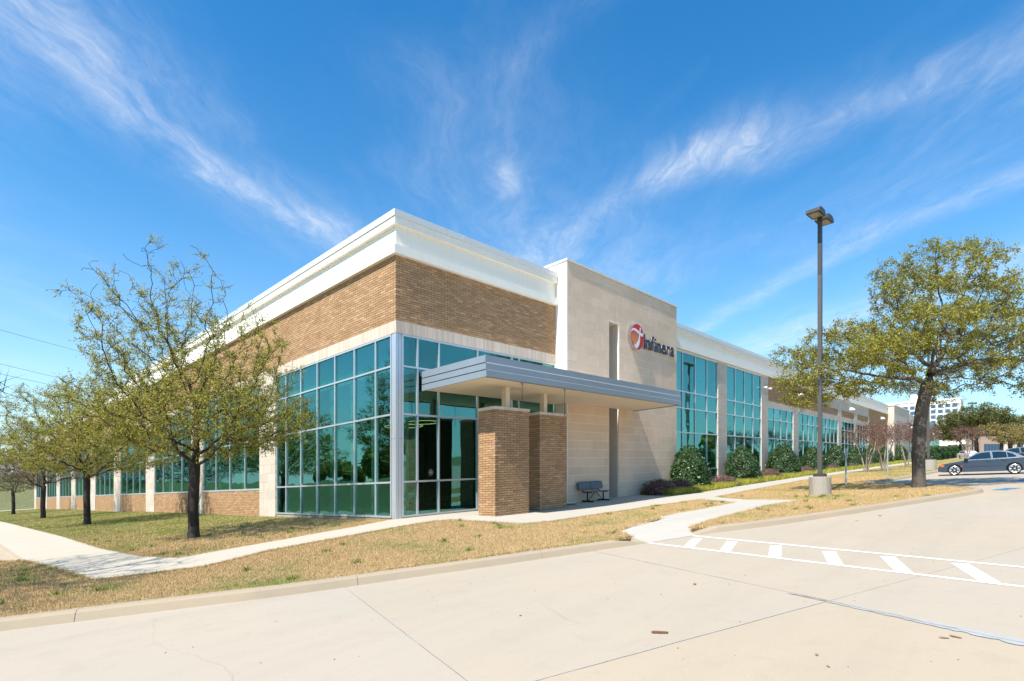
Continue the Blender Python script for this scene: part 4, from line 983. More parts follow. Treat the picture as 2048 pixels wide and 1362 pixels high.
fr_ = loc(MB().tube([(a, -.022, b) for a, b in rrect(-.92, .92, .0, .33, .09)] + [(.92, -.022, .24)], .017, 6), 'rim', M['benchblue'], bk)
for x in (-.62, -.01, .62):
    if abs(x) > .1: loc(MB().box(x - .06, .02, -.0, x + .06, .03, .31), 'back_strap', M['black'], bk)
    else: loc(MB().box(x - .012, -.024, .02, x + .012, -.019, .31), 'back_strap', M['black'], bk)
for x in (-.62, .62):
    loc(MB().tube([(x, -.30, .035), (x, .30, .035)], .035, 8), 'foot', M['black'], bn)
    loc(MB().tube([(x, 0, .05), (x, 0, .42)], .033, 8), 'leg', M['black'], bn)
    loc(MB().box(x - .03, -.24, .395, x + .03, .18, .434), 'seat_support', M['black'], bn)
    loc(MB().tube([(x, .14, .41), (x, .27, .52), (x, .33, .84)], .025, 6), 'back_support', M['black'], bn)
    loc(MB().tube([(x * .88, 0, .07), (x * .03, 0, .425)], .016, 6), 'brace', M['black'], bn)

# ------------------------------------------------------------------ lamp posts, signs
def lamp(x, y, zb, H_, heads, lab, base_r=.41, base_h=.75, pw=.075, two=True):
    l_ = empty('lamp_post', S((x, y, zb)), lab, 'lamp post', 'parking lot lamp posts')
    loc(MB().lathe([(base_r, -.3), (base_r, base_h - .02), (base_r - .02, base_h)], 28), 'concrete_base', M['concbase'], l_, smooth=False)
    loc(MB().box(-.21, -.21, base_h, .21, .21, base_h + .13), 'base_cover', M['pole'], l_)
    loc(MB().box(-pw, -pw, base_h + .13, pw, pw, H_ - 2.5), 'lower_pole', M['poleb'], l_); loc(MB().box(-pw, -pw, H_ - 2.5, pw, pw, H_), 'upper_pole', M['pole'], l_)
    loc(MB().box(-pw - .005, -pw - .005, base_h + .35, pw + .005, -pw, base_h + .55), 'hand_hole', M['pole'], l_)
    for a in heads:
        h = loc(MB().prism([(.12, -.02), (.12, .10), (.22, .20), (.62, .22), (.82, .12), (.84, -.02)], -.26, .26, 'y').box(.0, -.04, .0, .12, .04, .08), 'lamp_head', M['pole'], l_, bevel=.012)
        h.location = (0, 0, H_ - .12); h.rotation_euler = (0, 0, a)
        loc(MB().box(.24, -.19, -.032, .74, .19, -.021), 'lens', M['lens'], h)
    return l_
lamp(14.83, -8.89, float(T(14.83, -8.89)) - .01, 11.62, (R(174.7), R(-5.3)), 'tall dark twin headed lamp post on a round concrete base in the tan lawn')
lamp(42.5, -9.76, float(T(42.5, -9.76)), 11.0, (R(180), R(0)), 'lamp post with pale round base mostly hidden behind the oak trunk', .5, .8)
lamp(138.0, -7.7, 1.5, 11.2, (R(133), R(-47)), 'distant lamp post, the taller of the pair before the far oak', .3, .6)
lamp(184.9, -6.46, 2.0, 10.8, (R(133), R(-47)), 'distant lamp post, the shorter of the pair before the far oak', .3, .6)
def signpost(x, y, H_, lab):
    z = float(T(x, y)) - .02; s_ = empty('parking_sign', S((x, y, z)), lab, 'sign', 'accessible parking signs by the stalls')
    loc(MB().box(-.035, -.035, 0, .035, .035, H_), 'post', M['steel'], s_)
    p_ = loc(MB().box(-.15, -.012, -.23, .15, .0, .23), 'sign_plate', M['coping'], s_); p_.location = (0, -.037, H_ - .28); 
    loc(MB().box(-.13, -.017, -.10, .13, -.0125, .20), 'blue_field', M['leadsign'], p_)
    sy = MB().tube([(.09 * math.cos(a) - .01, -.0185, .02 + .08 * math.sin(a)) for a in np.linspace(R(100), R(350), 12)], .010, 4).tube([(0, -.0185, .16), (-.01, -.0185, .06), (.05, -.0185, .05), (.07, -.0185, -.04)], .010, 4); loc(sy, 'wheelchair_symbol', M['lightwhite'], p_)
    s_.rotation_euler = (0, 0, R(20)); p_.rotation_euler = (0, 0, R(0))
signpost(22.36, -8.29, 1.93, 'steel post with blue accessible parking sign beside the lamp base')
signpost(33.17, -8.5, 2.20, 'taller steel post with blue accessible sign beside the crape myrtles')

# ------------------------------------------------------------------ road markings
L0, L1 = ((0.84, -8.77), (-0.86, -15.0)), ((2.30, -9.10), (0.62, -15.0))
rm = empty('road_marking', S((1.5, -11, float(roadz(1.5))))); rm['kind'] = 'structure'
def ext(l, k): return (l[0][0] + (l[1][0] - l[0][0]) * k, l[0][1] + (l[1][1] - l[0][1]) * k)
for l in (L0, L1): strip('edge_line', [l[0], ext(l, 1.25)], .105, M['paintwhite'], rm, seg=.3, jag=.04)
for i, (a, b) in enumerate([((.40, -9.88), (1.93, -9.43)), ((.13, -10.76), (1.74, -10.31)), ((-.14, -11.77), (1.42, -11.32)), ((-.42, -12.81), (1.10, -12.34)), ((-.66, -13.75), (.90, -13.28)), ((-.90, -14.71), (.65, -14.25))]):
    strip('cross_bar', [(a[0] + .14, a[1] + .04), (b[0] - .03, b[1] - .01)], .21, M['paintwhite'], rm, seg=.3, up=.0045, jag=.02)
st_ = empty('road_marking', S((26, -13, float(roadz(26))))); st_['kind'] = 'structure'
for x in (24.9, 29.1, 31.9, 36.2): strip('stall_line', [(x, -9.9), (x + .8, -15.2)], .10, M['paintwhite'], st_)
for a, b, w_ in (((18.3, -14.35), (19.6, -14.75), .5), ((24.2, -14.9), (27.5, -15.3), .3), ((25.2, -14.0), (27.6, -14.6), .25)): strip('blue_patch', [a, b], w_, M['paintblue'], st_, up=.006, jag=.25)

# ------------------------------------------------------------------ trees
def colonize(att, root, trunk_pts, D=.28, di=3.0, dk=.5, iters=190, seed=1, grav=0.0, lock=0):
    r_ = np.random.default_rng(seed); nodes = [np.array(p, float) for p in trunk_pts]; par = [-1] + list(range(len(trunk_pts) - 1))
    att = np.array(att, float); near_d = np.full(len(att), 1e9); near_i = np.zeros(len(att), int); alive = np.ones(len(att), bool)
    def upd(start):
        nn = np.array(nodes[start:]); 
        if not len(nn): return
        d = np.linalg.norm(att[:, None] - nn[None], axis=2); j = d.argmin(1); m_ = d[np.arange(len(att)), j]; b = m_ < near_d
        near_d[b] = m_[b]; near_i[b] = j[b] + start
    upd(lock)
    for it in range(iters):
        use = alive & (near_d < (di if it > 25 else 9.0))
        if not use.any(): break
        st = len(nodes); idx = near_i[use]; dirs = att[use] - np.array(nodes)[idx]; dirs /= np.linalg.norm(dirs, axis=1)[:, None] + 1e-9
        for i in np.unique(idx):
            d = dirs[idx == i].mean(0) + r_.normal(0, .16, 3) + np.array([0, 0, grav])
            L_ = np.linalg.norm(d)
            if L_ < .15: d = r_.normal(0, 1, 3); L_ = np.linalg.norm(d)
            p = nodes[i] + d / L_ * D * r_.uniform(.8, 1.2); nodes.append(p); par.append(int(i))
        upd(st); alive &= near_d > dk
        if len(nodes) > 9000: break
    return np.array(nodes), np.array(par)
def tree_mesh(nodes, par, m, tip=.006, expo=2.35, rmax=None, flare=1.25, rtrunk=None, nside=6):
    n = len(nodes); kids = [[] for _ in range(n)]
    for i, p in enumerate(par):
        if p >= 0: kids[p].append(i)
    rad = np.full(n, 0.0)
    for i in range(n - 1, -1, -1):
        rad[i] = tip if not kids[i] else (sum(rad[k] ** expo for k in kids[i])) ** (1 / expo)
    if rtrunk: 
        s_ = rtrunk / rad[0]; f = np.clip((rad - tip) / (rad[0] - tip), 0, 1); rad = rad * (1 + (s_ - 1) * f ** 1.6)
    rad[0] *= flare
    main = np.full(n, -1)
    for i in range(n):
        if kids[i]: main[i] = max(kids[i], key=lambda k: rad[k])
    nd = np.zeros((n, 3))
    for i in range(n):
        a = nodes[par[i]] if par[i] >= 0 else nodes[i]; b = nodes[main[i]] if main[i] >= 0 else nodes[i]; d = b - a; nd[i] = d / (np.linalg.norm(d) + 1e-9)
    ci = np.array([i for i in range(n) if par[i] >= 0]); pi = par[ci]; ismain = main[pi] == ci
    ed = nodes[ci] - nodes[pi]; ed /= np.linalg.norm(ed, axis=1)[:, None] + 1e-9
    dA = np.where(ismain[:, None], nd[pi], ed); rA = np.where(ismain, rad[pi], rad[ci]); dB = nd[ci]; rB = rad[ci]
    def ring(c, d, r_):
        ref = np.where(np.abs(d[:, 2:3]) < .95, np.array([[0, 0, 1.0]]), np.array([[1.0, 0, 0]])); e1 = np.cross(d, ref); e1 /= np.linalg.norm(e1, axis=1)[:, None] + 1e-9; e2 = np.cross(d, e1)
        th = np.arange(nside) * 2 * np.pi / nside
        return c[:, None] + (e1[:, None] * np.cos(th)[None, :, None] + e2[:, None] * np.sin(th)[None, :, None]) * r_[:, None, None]
    A = ring(nodes[pi], dA, rA); Bq = ring(nodes[ci], dB, rB); E_ = len(ci)
    V = np.concatenate([A, Bq], 1).reshape(-1, 3); o = np.arange(E_)[:, None, None] * 2 * nside; k = np.arange(nside); k2 = (k + 1) % nside
    F_ = (o + np.stack([k, k + nside, k2 + nside, k2], 1)[None]).reshape(-1, 4)
    return V, F_, rad, kids
def twigs_leaves(nodes, rad, par, rmax, ntw, tl, nleaf, ls, up=.25, seed=3, keep=None, droop=0.0):
    r_ = np.random.default_rng(seed); cand = np.where((rad < rmax) & (par >= 0))[0]
    if keep is not None: cand = cand[keep(nodes[cand], r_)]
    idx = np.repeat(cand, ntw); n = len(idx); base = nodes[idx] + r_.normal(0, .03, (n, 3))
    pd = nodes[idx] - nodes[par[idx]]; pd /= np.linalg.norm(pd, axis=1)[:, None] + 1e-9
    d = pd * .8 + r_.normal(0, .65, (n, 3)); d[:, 2] += up - droop; d /= np.linalg.norm(d, axis=1)[:, None]; L_ = tl * r_.uniform(.4, 1.2, n); tip = base + d * L_[:, None]
    tip[:, 2] -= droop * L_ * .3
    # twig: 3-sided spike
    e1 = np.cross(d, r_.normal(0, 1, (n, 3))); e1 /= np.linalg.norm(e1, axis=1)[:, None]; e2 = np.cross(d, e1); w_ = .0065
    ring = np.stack([base + (e1 * math.cos(a) + e2 * math.sin(a)) * w_ for a in (0, 2.094, 4.189)], 1); V = np.concatenate([ring, tip[:, None]], 1).reshape(-1, 3)
    o = np.arange(n)[:, None, None] * 4; F_ = (o + np.array([[0, 1, 3], [1, 2, 3], [2, 0, 3]])[None]).reshape(-1, 3)
    li = np.repeat(np.arange(n), nleaf); m_ = len(li); f = r_.uniform(.15, 1.05, m_); c = base[li] + (tip - base)[li] * f[:, None] + r_.normal(0, ls * .55, (m_, 3))
    a = r_.normal(0, 1, (m_, 3)); a /= np.linalg.norm(a, axis=1)[:, None]; b = np.cross(a, r_.normal(0, 1, (m_, 3))); b /= np.linalg.norm(b, axis=1)[:, None]
    s_ = ls * r_.uniform(.55, 1.2, m_); a *= s_[:, None]; b *= (s_ * .55)[:, None]
    LV = np.stack([c - a * .5, c + b * .5, c + a * .5, c - b * .5], 1).reshape(-1, 3); LF = np.arange(4 * m_).reshape(-1, 4)
    return V, F_, LV, LF
def ell(n, c, r_, rg, shell=.0):
    p = rg.normal(0, 1, (n, 3)); p /= np.linalg.norm(p, axis=1)[:, None]; p *= (rg.uniform(shell, 1, n) ** (1 / 3))[:, None]; return np.array(c) + p * np.array(r_)
def make_tree_data(key, att, trunk, mt, ml, rtrunk, D, di, dk, rmax, ntw, tl, nleaf, ls, seed, up=.25, keep=None, droop=0, tip=.006, nside=6, grav=0.0, expo=2.35, lock=0):
    nodes, par = colonize(att, trunk[0], trunk, D, di, dk, seed=seed, grav=grav, lock=lock)
    V, F_, rad, kids = tree_mesh(nodes, par, mt, rtrunk=rtrunk, tip=tip, nside=nside, expo=expo)
    TV, TF, LV, LF = twigs_leaves(nodes, rad, par, rmax, ntw, tl, nleaf, ls, up, seed, keep, droop)
    w_ = mesh_np(key + '_wood', np.concatenate([V, TV]), [F_, TF + len(V)], mt, smooth=True); l_ = mesh_np(key + '_leaves', LV, LF, ml); return w_, l_
def plant(name, data, site, rz, sc_, lab, cat, group=None, leaf_mat=None, parts=('trunk', 'crown')):
    t_ = empty(name, S(site), lab, cat, group, rz); t_.scale = (sc_, sc_, sc_)
    link(parts[0], data[0], t_)
    if len(parts) == 1: return t_
    l_ = link(parts[1], data[1], t_)
    if leaf_mat:
        me = data[1].copy(); me.materials.clear(); me.materials.append(leaf_mat); l_.data = me
    return t_
rg = np.random.default_rng(5)
# young elm: short clear trunk, wide vase with a dense low skirt and long bare leaders
elm_att = np.concatenate([ell(1300, (.15, 0, 3.9), (3.75, 3.75, 1.45), rg), ell(800, (.2, 0, 5.7), (3.0, 3.0, 2.1), rg), ell(170, (-.5, .2, 7.3), (2.0, 2.0, 1.9), rg), ell(110, (-1.7, .9, 6.8), (1.4, 1.4, 1.5), rg)])
trunk = [(0, 0, -.1), (.01, 0, .4), (.0, .02, .9), (.02, .02, 1.4), (.03, .0, 1.9), (.05, .0, 2.3)]
dens_low = lambda p, r_: r_.random(len(p)) < np.clip(1.15 - (p[:, 2] - 3.2) / 5.0, .22, 1)
elm1 = make_tree_data('elm', elm_att, trunk, M['bark'], M['leafelm'], .155, .20, 2.2, .27, .024, 5, .36, 10, .058, 11, keep=dens_low)
elm_att2 = np.concatenate([ell(1100, (0, 0, 3.7), (3.9, 3.9, 1.45), rg), ell(650, (0, 0, 5.2), (3.4, 3.4, 1.8), rg)])
elm2 = make_tree_data('elm', elm_att2, trunk, M['bark'], M['leafelm'], .155, .20, 2.2, .30, .024, 5, .36, 9, .062, 23, keep=dens_low)
bare = make_tree_data('bare_elm', elm_att2, trunk, M['bark'], M['leafbrown'], .15, .20, 2.2, .30, .024, 4, .45, 4, .062, 37)
bare2 = make_tree_data('bare_elm', ell(1500, (.2, .1, 4.1), (3.5, 3.7, 1.9), rg), trunk, M['bark'], M['leafbrown'], .15, .20, 2.2, .30, .024, 4, .42, 4, .062, 51)
T_ = lambda x, y: (x, y, float(T(x, y)) - .03)
GE = 'young elms in a row on the side lawn'
plant('elm_tree', elm1, T_(-4.81, 3.97), R(20), 1.0, 'nearest elm of the lawn row, tall and sparse with yellow green buds', 'tree', GE)
plant('elm_tree', elm2, T_(-5.0, 20.28), R(110), 1.08, 'second elm of the lawn row, low dense yellow green crown', 'tree', GE)
plant('elm_tree', bare, T_(-4.95, 38.0), R(40), 1.05, 'third elm of the lawn row, brownish and nearly bare', 'tree', GE)
plant('elm_tree', bare2, T_(-4.88, 62.0), R(200), 1.0, 'farthest elm of the lawn row, small and brown', 'tree', GE)
plant('elm_tree', bare, (-13.6, -.2, -.62), R(75), 1.12, 'bare elm at the very left edge with twigs against the sky', 'tree', GE, parts=('trunk',))
# live oak
def RL(l, d, z): return (l * RX + d * FX, l * RY + d * FY, z)
oak_att = np.concatenate([ell(n, (0, 0, 0), (1, 1, 1), rg) * np.array([[a, b, c_]]) + np.array([[l, d, z]]) for n, l, d, z, a, b, c_ in
    [(900, -3.2, 0, 5.5, 2.6, 3.0, 1.5), (300, -1.2, -1.5, 6.4, 2.0, 2.2, 1.2), (850, 1.0, 0, 8.9, 2.5, 2.5, 1.75), (750, 3.8, 0, 6.9, 2.3, 3.0, 2.0), (350, 1.9, .4, 4.9, 1.7, 2.2, .9), (260, -4.6, .3, 4.6, 1.2, 1.8, 1.0), (260, .4, 2.0, 6.5, 2.4, 2.0, 1.5), (140, 3.0, .4, 9.0, 1.4, 1.5, .8), (240, 5.2, .3, 5.6, 1.2, 2.0, 1.3)]])
def clumps(att, n, rx, rz, per, rg_):
    ix = [int(np.argmax(att[:, 2]))]; dd = np.full(len(att), 1e9)
    for _ in range(n - 1): dd = np.minimum(dd, np.linalg.norm((att - att[ix[-1]]) * (1, .8, 1.25), axis=1)); ix.append(int(dd.argmax()))
    c = att[ix]; c = c + (att.mean(0) - c) * .06; return np.concatenate([ell(per, q, (rx * rg_.uniform(.7, 1.3), rx * rg_.uniform(.7, 1.3), rz * rg_.uniform(.7, 1.3)), rg_) for q in c])
oak_att = clumps(oak_att, 105, .85, .42, 40, rg)
oak_att = np.array([RL(*p) for p in oak_att])
oak_trunk = [RL(*p) for p in [(0, 0, -.15), (0, 0, .5), (-.02, 0, 1.2), (.0, 0, 2.0), (.05, 0, 2.8), (.14, 0, 3.5), (.28, 0, 4.1), (.40, 0, 4.6), (.5, 0, 5.0)]]
oak = make_tree_data('oak', oak_att, oak_trunk, M['oakbark'], M['leafoak'], .25, .22, 2.4, .28, .022, 4, .34, 11, .088, 5, up=.1, droop=.35, tip=.007, nside=7, grav=.03, expo=2.15, lock=7)
plant('live_oak', oak, (18.94, -11.75, float(T(18.94, -11.75)) - .03), 0, 1.0, 'large live oak with thick leaning trunk on the grass island', 'tree')
# crape myrtles
cr_att = np.concatenate([ell(300, (0, 0, 2.6), (1.7, 1.7, .8), rg)])
cr_tr = [(0, 0, -.1), (.03, .0, .2), (.1, 0, .5), (.14, .02, .8)]
def crape_data(seed):
    att = ell(320, (0, 0, 2.7), (1.6, 1.6, .85), np.random.default_rng(seed)); att = att[(att[:, 2] > 2.0)]
    Vs, Fs = [], []; nodes_all = []; LVs, LFs, TFs = [], [], []; off = 0; lo = 0; r_ = np.random.default_rng(seed)
    for k in range(4):
        a = k * 1.57 + r_.uniform(-.4, .4); tr = [(.10 * math.cos(a), .10 * math.sin(a), -.1), (.16 * math.cos(a), .16 * math.sin(a), .5), (.30 * math.cos(a), .30 * math.sin(a), 1.1), (.5 * math.cos(a), .5 * math.sin(a), 1.6)]
        sub = att[(np.abs((np.arctan2(att[:, 1], att[:, 0]) - a + np.pi) % (2 * np.pi) - np.pi) < .9)]
        n_, p_ = colonize(sub, tr[0], tr, .22, 3, .35, iters=40, seed=seed + k); V, F_, rad, kd = tree_mesh(n_, p_, M['palebark'], rtrunk=.045, tip=.006, nside=5)
        TV, TF, LV, LF = twigs_leaves(n_, rad, p_, .02, 4, .50, 4, .085, .35, seed + k, keep=lambda p, q_: p[:, 2] > 1.8)
        Vs += [V]; Fs += [F_ + off]; off += len(V); LVs += [LV, TV]; LFs += [LF + lo]; TFs += [TF + lo + len(LV)]; lo += len(LV) + len(TV)
    return mesh_np('crape_wood', np.concatenate(Vs), np.concatenate(Fs), M['palebark'], True), mesh_np('crape_heads', np.concatenate(LVs), [np.concatenate(LFs), np.concatenate(TFs)], M['crape'])
cr1, cr2 = crape_data(3), crape_data(9)
GC = 'crape myrtles with brown seed heads along the walk'
for i, (d_, x, y, s_, lab) in enumerate([(cr1, 42.8, -5.6, 1.15, 'multi stemmed crape myrtle with brown seed heads, the one nearest the lamp post'), (cr2, 46.7, -6.2, 1.15, 'crape myrtle with brown seed heads behind the taller sign post'), (cr1, 56.4, -6.7, 1.3, 'crape myrtle with brown seed heads directly left of the oak trunk'), (cr2, 68, -6.6, 1.25, 'crape myrtle just right of the oak trunk'), (cr1, 98, -9.0, 1.45, 'round brown crape myrtle behind the front of the blue sedan')]):
    plant('crape_myrtle', d_, T_(x, y), R(70 * i), s_, lab, 'tree', GC, parts=('trunk', 'seed_heads'))
# far trees on the right
def blob_tree(key, seed, rad, h, ml, nleaf=6, ls=.28, trunkh=2.2):
    r_ = np.random.default_rng(seed); att = np.concatenate([ell(150, (r_.uniform(-.5, .5) * rad, r_.uniform(-.5, .5) * rad, h * r_.uniform(.5, .78)), (rad * .62, rad * .62, h * .20), r_) for _ in range(5)])
    return make_tree_data(key, att, [(0, 0, -.2), (0, .05, .8), (.1, .1, 1.5), (.15, .1, trunkh)], M['bark'], ml, .34, .45, 5, .7, .06, 4, .7, nleaf, ls, seed, tip=.012, nside=5)
fo = blob_tree('far_oak', 41, 7.0, 10.8, M['leafdark'], 8, .30); ft = blob_tree('tan_tree', 43, 5.0, 6.5, M['leaftan'], 5, .26); fb = blob_tree('grey_tree', 47, 4.5, 9.0, M['leafbrown'], 1, .2)
def P_at(px, t, dz=0.0):
    """site point at view depth t and sideways offset px (metres per metre depth)"""
    return (CAM[0] + t * (FX + px * RX), CAM[1] + t * (FY + px * RY))
def far(d_, lat_, t, sc_, rz, name, lab, cat='tree', group=None, zoff=0):
    x, y = P_at(lat_, t); plant(name, d_, (x, y, float(roadz(x, y)) + zoff), rz, sc_, lab, cat, group)
GF = 'trees beyond the far end of the parking lot'
far(fo, .862, 108, 1.05, .4, 'oak_tree', 'broad dark green oak beyond the lot, right of the white tower block', group=GF)
far(fo, .83, 128, .92, 2.4, 'oak_tree', 'smaller dark oak between the tower block and the broad oak', group=GF)
far(fo, .905, 116, .95, 3.9, 'oak_tree', 'dark green oak crown right of the broad oak', group=GF)
far(ft, .925, 100, 1.0, 1.0, 'yellowing_tree', 'tan leaved spreading tree behind the roof of the blue sedan', group=GF)
far(ft, .955, 104, .95, 2.2, 'yellowing_tree', 'tan leaved tree at the right edge behind the sedan', group=GF)
far(fb, .965, 150, 1.2, 1.0, 'bare_tree', 'grey bare tree at the far right edge', group=GF)
far(fb, .94, 170, 1.1, 2.0, 'bare_tree', 'grey bare tree just beyond the tan leaved trees', group=GF)
far(fb, .80, 190, 1.0, 2.6, 'bare_tree', 'grey bare tree behind the far end of the office front', group=GF)

# trees across the lot and street, behind the viewer: one far mass that the glass mirrors
def treeline():
    r_ = np.random.default_rng(77); LV = []
    for i in range(110):
        if i < 55: x, y = r_.uniform(-60, 190), r_.uniform(-92, -66)
        else: x, y = r_.uniform(-100, -62), r_.uniform(-60, 150)
        h = r_.uniform(4, 8.5); n = 420; c = ell(n, (x, y, h * .6), (h * .45, h * .45, h * .42), r_, .35); c[:, 2] += np.clip((-36 - x) / 26, 0, 1) * 6.0 if i >= 55 else float(roadz(x, y))
        a = r_.normal(0, 1, (n, 3)); a /= np.linalg.norm(a, axis=1)[:, None]; b = np.cross(a, r_.normal(0, 1, (n, 3))); b /= np.linalg.norm(b, axis=1)[:, None]
        s_ = r_.uniform(.5, 1.1, n)[:, None]; LV.append(np.stack([c - a * s_, c + b * s_ * .7, c + a * s_, c - b * s_ * .7], 1).reshape(-1, 3))
    LV = SA(np.concatenate(LV)); o = link('treeline', mesh_np('treeline', LV, np.arange(len(LV)).reshape(-1, 4), M['leafoak'])); o['kind'] = 'stuff'
treeline()

# hill and street beyond the far end of the side lawn
def hillz(x, y):
    d = np.maximum(y - 118, -36 - x); s_ = np.clip(d / 26, 0, 1); s_ = s_ * s_ * (3 - 2 * s_); return roadz(np.clip(x, -30, 30), y) - .3 + s_ * 7.5
hx, hy = np.meshgrid(np.linspace(-170, 120, 90), np.linspace(-40, 225, 80)); hz = hillz(hx, hy)
keep = (np.maximum(hy - 118, -36 - hx) > -3); keepq = keep[:-1, :-1] & keep[1:, 1:]
hid = np.arange(hx.size).reshape(hx.shape); hf = np.stack([hid[:-1, :-1], hid[:-1, 1:], hid[1:, 1:], hid[1:, :-1]], -1)[keepq]
o = link('hill', mesh_np('hill', SA(np.c_[hx.ravel(), hy.ravel(), hz.ravel()]), hf, M['hill'], True)); o['kind'] = 'structure'
sheet('street', [(-30, 106.5), (60, 106.5), (60, 113), (-30, 113)], lambda x, y: roadz(np.clip(x, -30, 30), y) + .1, M['walk'], 8)

# ------------------------------------------------------------------ shrubs
def leaf_shell(n, prof, R_, H_, ls, seed, lump=.07, wide=.6):
    r_ = np.random.default_rng(seed); t_ = r_.random(n * 2); th = r_.uniform(0, 2 * np.pi, n * 2); rr = np.interp(t_, *zip(*prof)); k = r_.random(n * 2) < rr / rr.max(); t_, th, rr = t_[k][:n], th[k][:n], rr[k][:n]; n = len(t_)
    lum = 1 + lump * np.sin(3 * th + 7 * t_ + seed) + lump * np.sin(5 * th - 11 * t_ + 2 * seed) + r_.normal(0, .035, n); dep = r_.uniform(.86, 1.03, n)
    c = np.c_[np.cos(th) * rr * R_ * lum * dep, np.sin(th) * rr * R_ * lum * dep, t_ * H_ * (1 + .03 * np.sin(4 * th))]
    nrm = np.c_[np.cos(th), np.sin(th), .35 + 1.2 * t_ ** 2]; nrm = nrm + r_.normal(0, .55, (n, 3)); nrm /= np.linalg.norm(nrm, axis=1)[:, None]
    a = np.cross(nrm, r_.normal(0, 1, (n, 3))); a /= np.linalg.norm(a, axis=1)[:, None]; b = np.cross(nrm, a); s_ = (ls * r_.uniform(.7, 1.25, n))[:, None]
    return np.stack([c - a * s_ * .5, c + b * s_ * wide / 2, c + a * s_ * .5, c - b * s_ * wide / 2], 1).reshape(-1, 3)
hp = [(0, .80), (.1, .95), (.25, 1.0), (.45, .93), (.62, .80), (.78, .60), (.9, .38), (.97, .2), (1, .05)]
hollies = []
for sd, lu, n_ in ((3, .06, 9500), (14, .10, 8600), (27, .085, 9000)):
    hl = leaf_shell(n_, hp, 1.10, 2.62, .105, sd, lu); r_ = np.random.default_rng(sd); m_ = 260      # stray shoots
    th = r_.uniform(0, 6.28, m_); tt = r_.uniform(.1, .98, m_); rr = np.interp(tt, *zip(*hp)) * 1.10 * r_.uniform(1.02, 1.16, m_); c = np.c_[np.cos(th) * rr, np.sin(th) * rr, tt * 2.68]
    a = r_.normal(0, .05, (m_, 3)); b = r_.normal(0, .035, (m_, 3)); hl = np.concatenate([hl, np.stack([c - a, c + b, c + a, c - b], 1).reshape(-1, 3)])
    hollies.append(mesh_np('holly_leaves', hl, np.arange(len(hl)).reshape(-1, 4), M['holly']))
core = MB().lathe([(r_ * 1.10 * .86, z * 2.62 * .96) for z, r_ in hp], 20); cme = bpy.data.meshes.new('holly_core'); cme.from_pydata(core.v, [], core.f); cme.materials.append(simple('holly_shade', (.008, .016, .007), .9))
HW = ['beside the stone screen wall', 'before the second tall window', 'before the first short window', 'left of the lamp pole', 'right of the lamp pole', 'left of the crape myrtles', 'behind the first crape myrtle', 'behind the taller sign post', 'left of the oak trunk']
for i, (x, s_) in enumerate([(18.82, 1.02), (26.96, .98), (35.53, 1.02), (43.96, .95), (52.15, .92), (61.05, .86), (69.8, .84), (80.1, .88), (91.9, 1.0)]):
    t_ = empty('holly_shrub', S((x, -1.3, float(T(x, -1.3)) - .02)), 'dark green clipped conical holly ' + HW[i], 'shrub', 'clipped hollies along the front', R(47 * i)); t_.scale = (s_ * (1, .95, 1.03)[i % 3], s_, (1.0, .97, 1.02, .95)[i % 4] if i < 8 else 1.1)
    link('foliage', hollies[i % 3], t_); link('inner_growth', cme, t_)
lp_ = [(0, .85), (.3, 1.0), (.6, .92), (.85, .6), (1, .15)]
ll = leaf_shell(4200, lp_, .88, .85, .06, 9, .08); loro_l = mesh_np('loro_leaves', ll, np.arange(len(ll)).reshape(-1, 4), M['loro'])
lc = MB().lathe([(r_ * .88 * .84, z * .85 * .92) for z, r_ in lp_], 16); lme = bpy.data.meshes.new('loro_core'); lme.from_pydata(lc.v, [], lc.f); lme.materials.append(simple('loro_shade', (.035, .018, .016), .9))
LWH = ['in the shade by the stone screen wall', 'at the foot of the first holly', 'between the first and second hollies', 'between the second and third hollies', 'between the third holly and the lamp pole', 'just right of the lamp pole']
for i, (x, y, sx, sy, sz) in enumerate([(14.9, -1.6, 1.05, 1.0, 1.0), (16.9, -1.7, .8, .8, .95), (22.7, -1.7, 1.35, .9, .90), (31.1, -1.7, 1.3, .9, 1.0), (39.9, -1.7, 1.15, .9, .9), (48.8, -1.7, 1.1, .9, .8), (57, -1.7, 1.1, .9, .8), (65.5, -1.8, 1, .9, .8)]):
    lab = 'low mounded purple brown shrub ' + (LWH[i] if i < 6 else ('left of the shorter crape myrtle stems' if i == 6 else 'behind the crape myrtle stems'))
    t_ = empty('purple_shrub', S((x, y, float(T(x, y)) - .02)), lab, 'shrub', 'low purple shrubs between the hollies'); t_.scale = (sx, sy, sz)
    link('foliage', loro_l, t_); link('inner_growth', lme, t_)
hg = leaf_shell(5000, [(0, .95), (.5, 1), (.85, .9), (1, .5)], 1.5, 2.3, .2, 21, .05); hgl = mesh_np('hedge_leaves', hg, np.arange(len(hg)).reshape(-1, 4), M['holly'])
for i, (x, y) in enumerate([(104, -4), (112, -4), (120, -4.2), (128, -4.5)]):
    t_ = empty('hedge_shrub', S((x, y, float(roadz(x)))), ['dark hedge shrub just right of the oak trunk', 'second dark hedge shrub right of the oak trunk', 'third dark hedge shrub right of the oak trunk', 'last dark hedge shrub before the brown crape myrtle'][i], 'shrub', 'hedge shrubs at the far wing'); t_.scale = (1.6, 1.2, 1.05); link('foliage', hgl, t_)

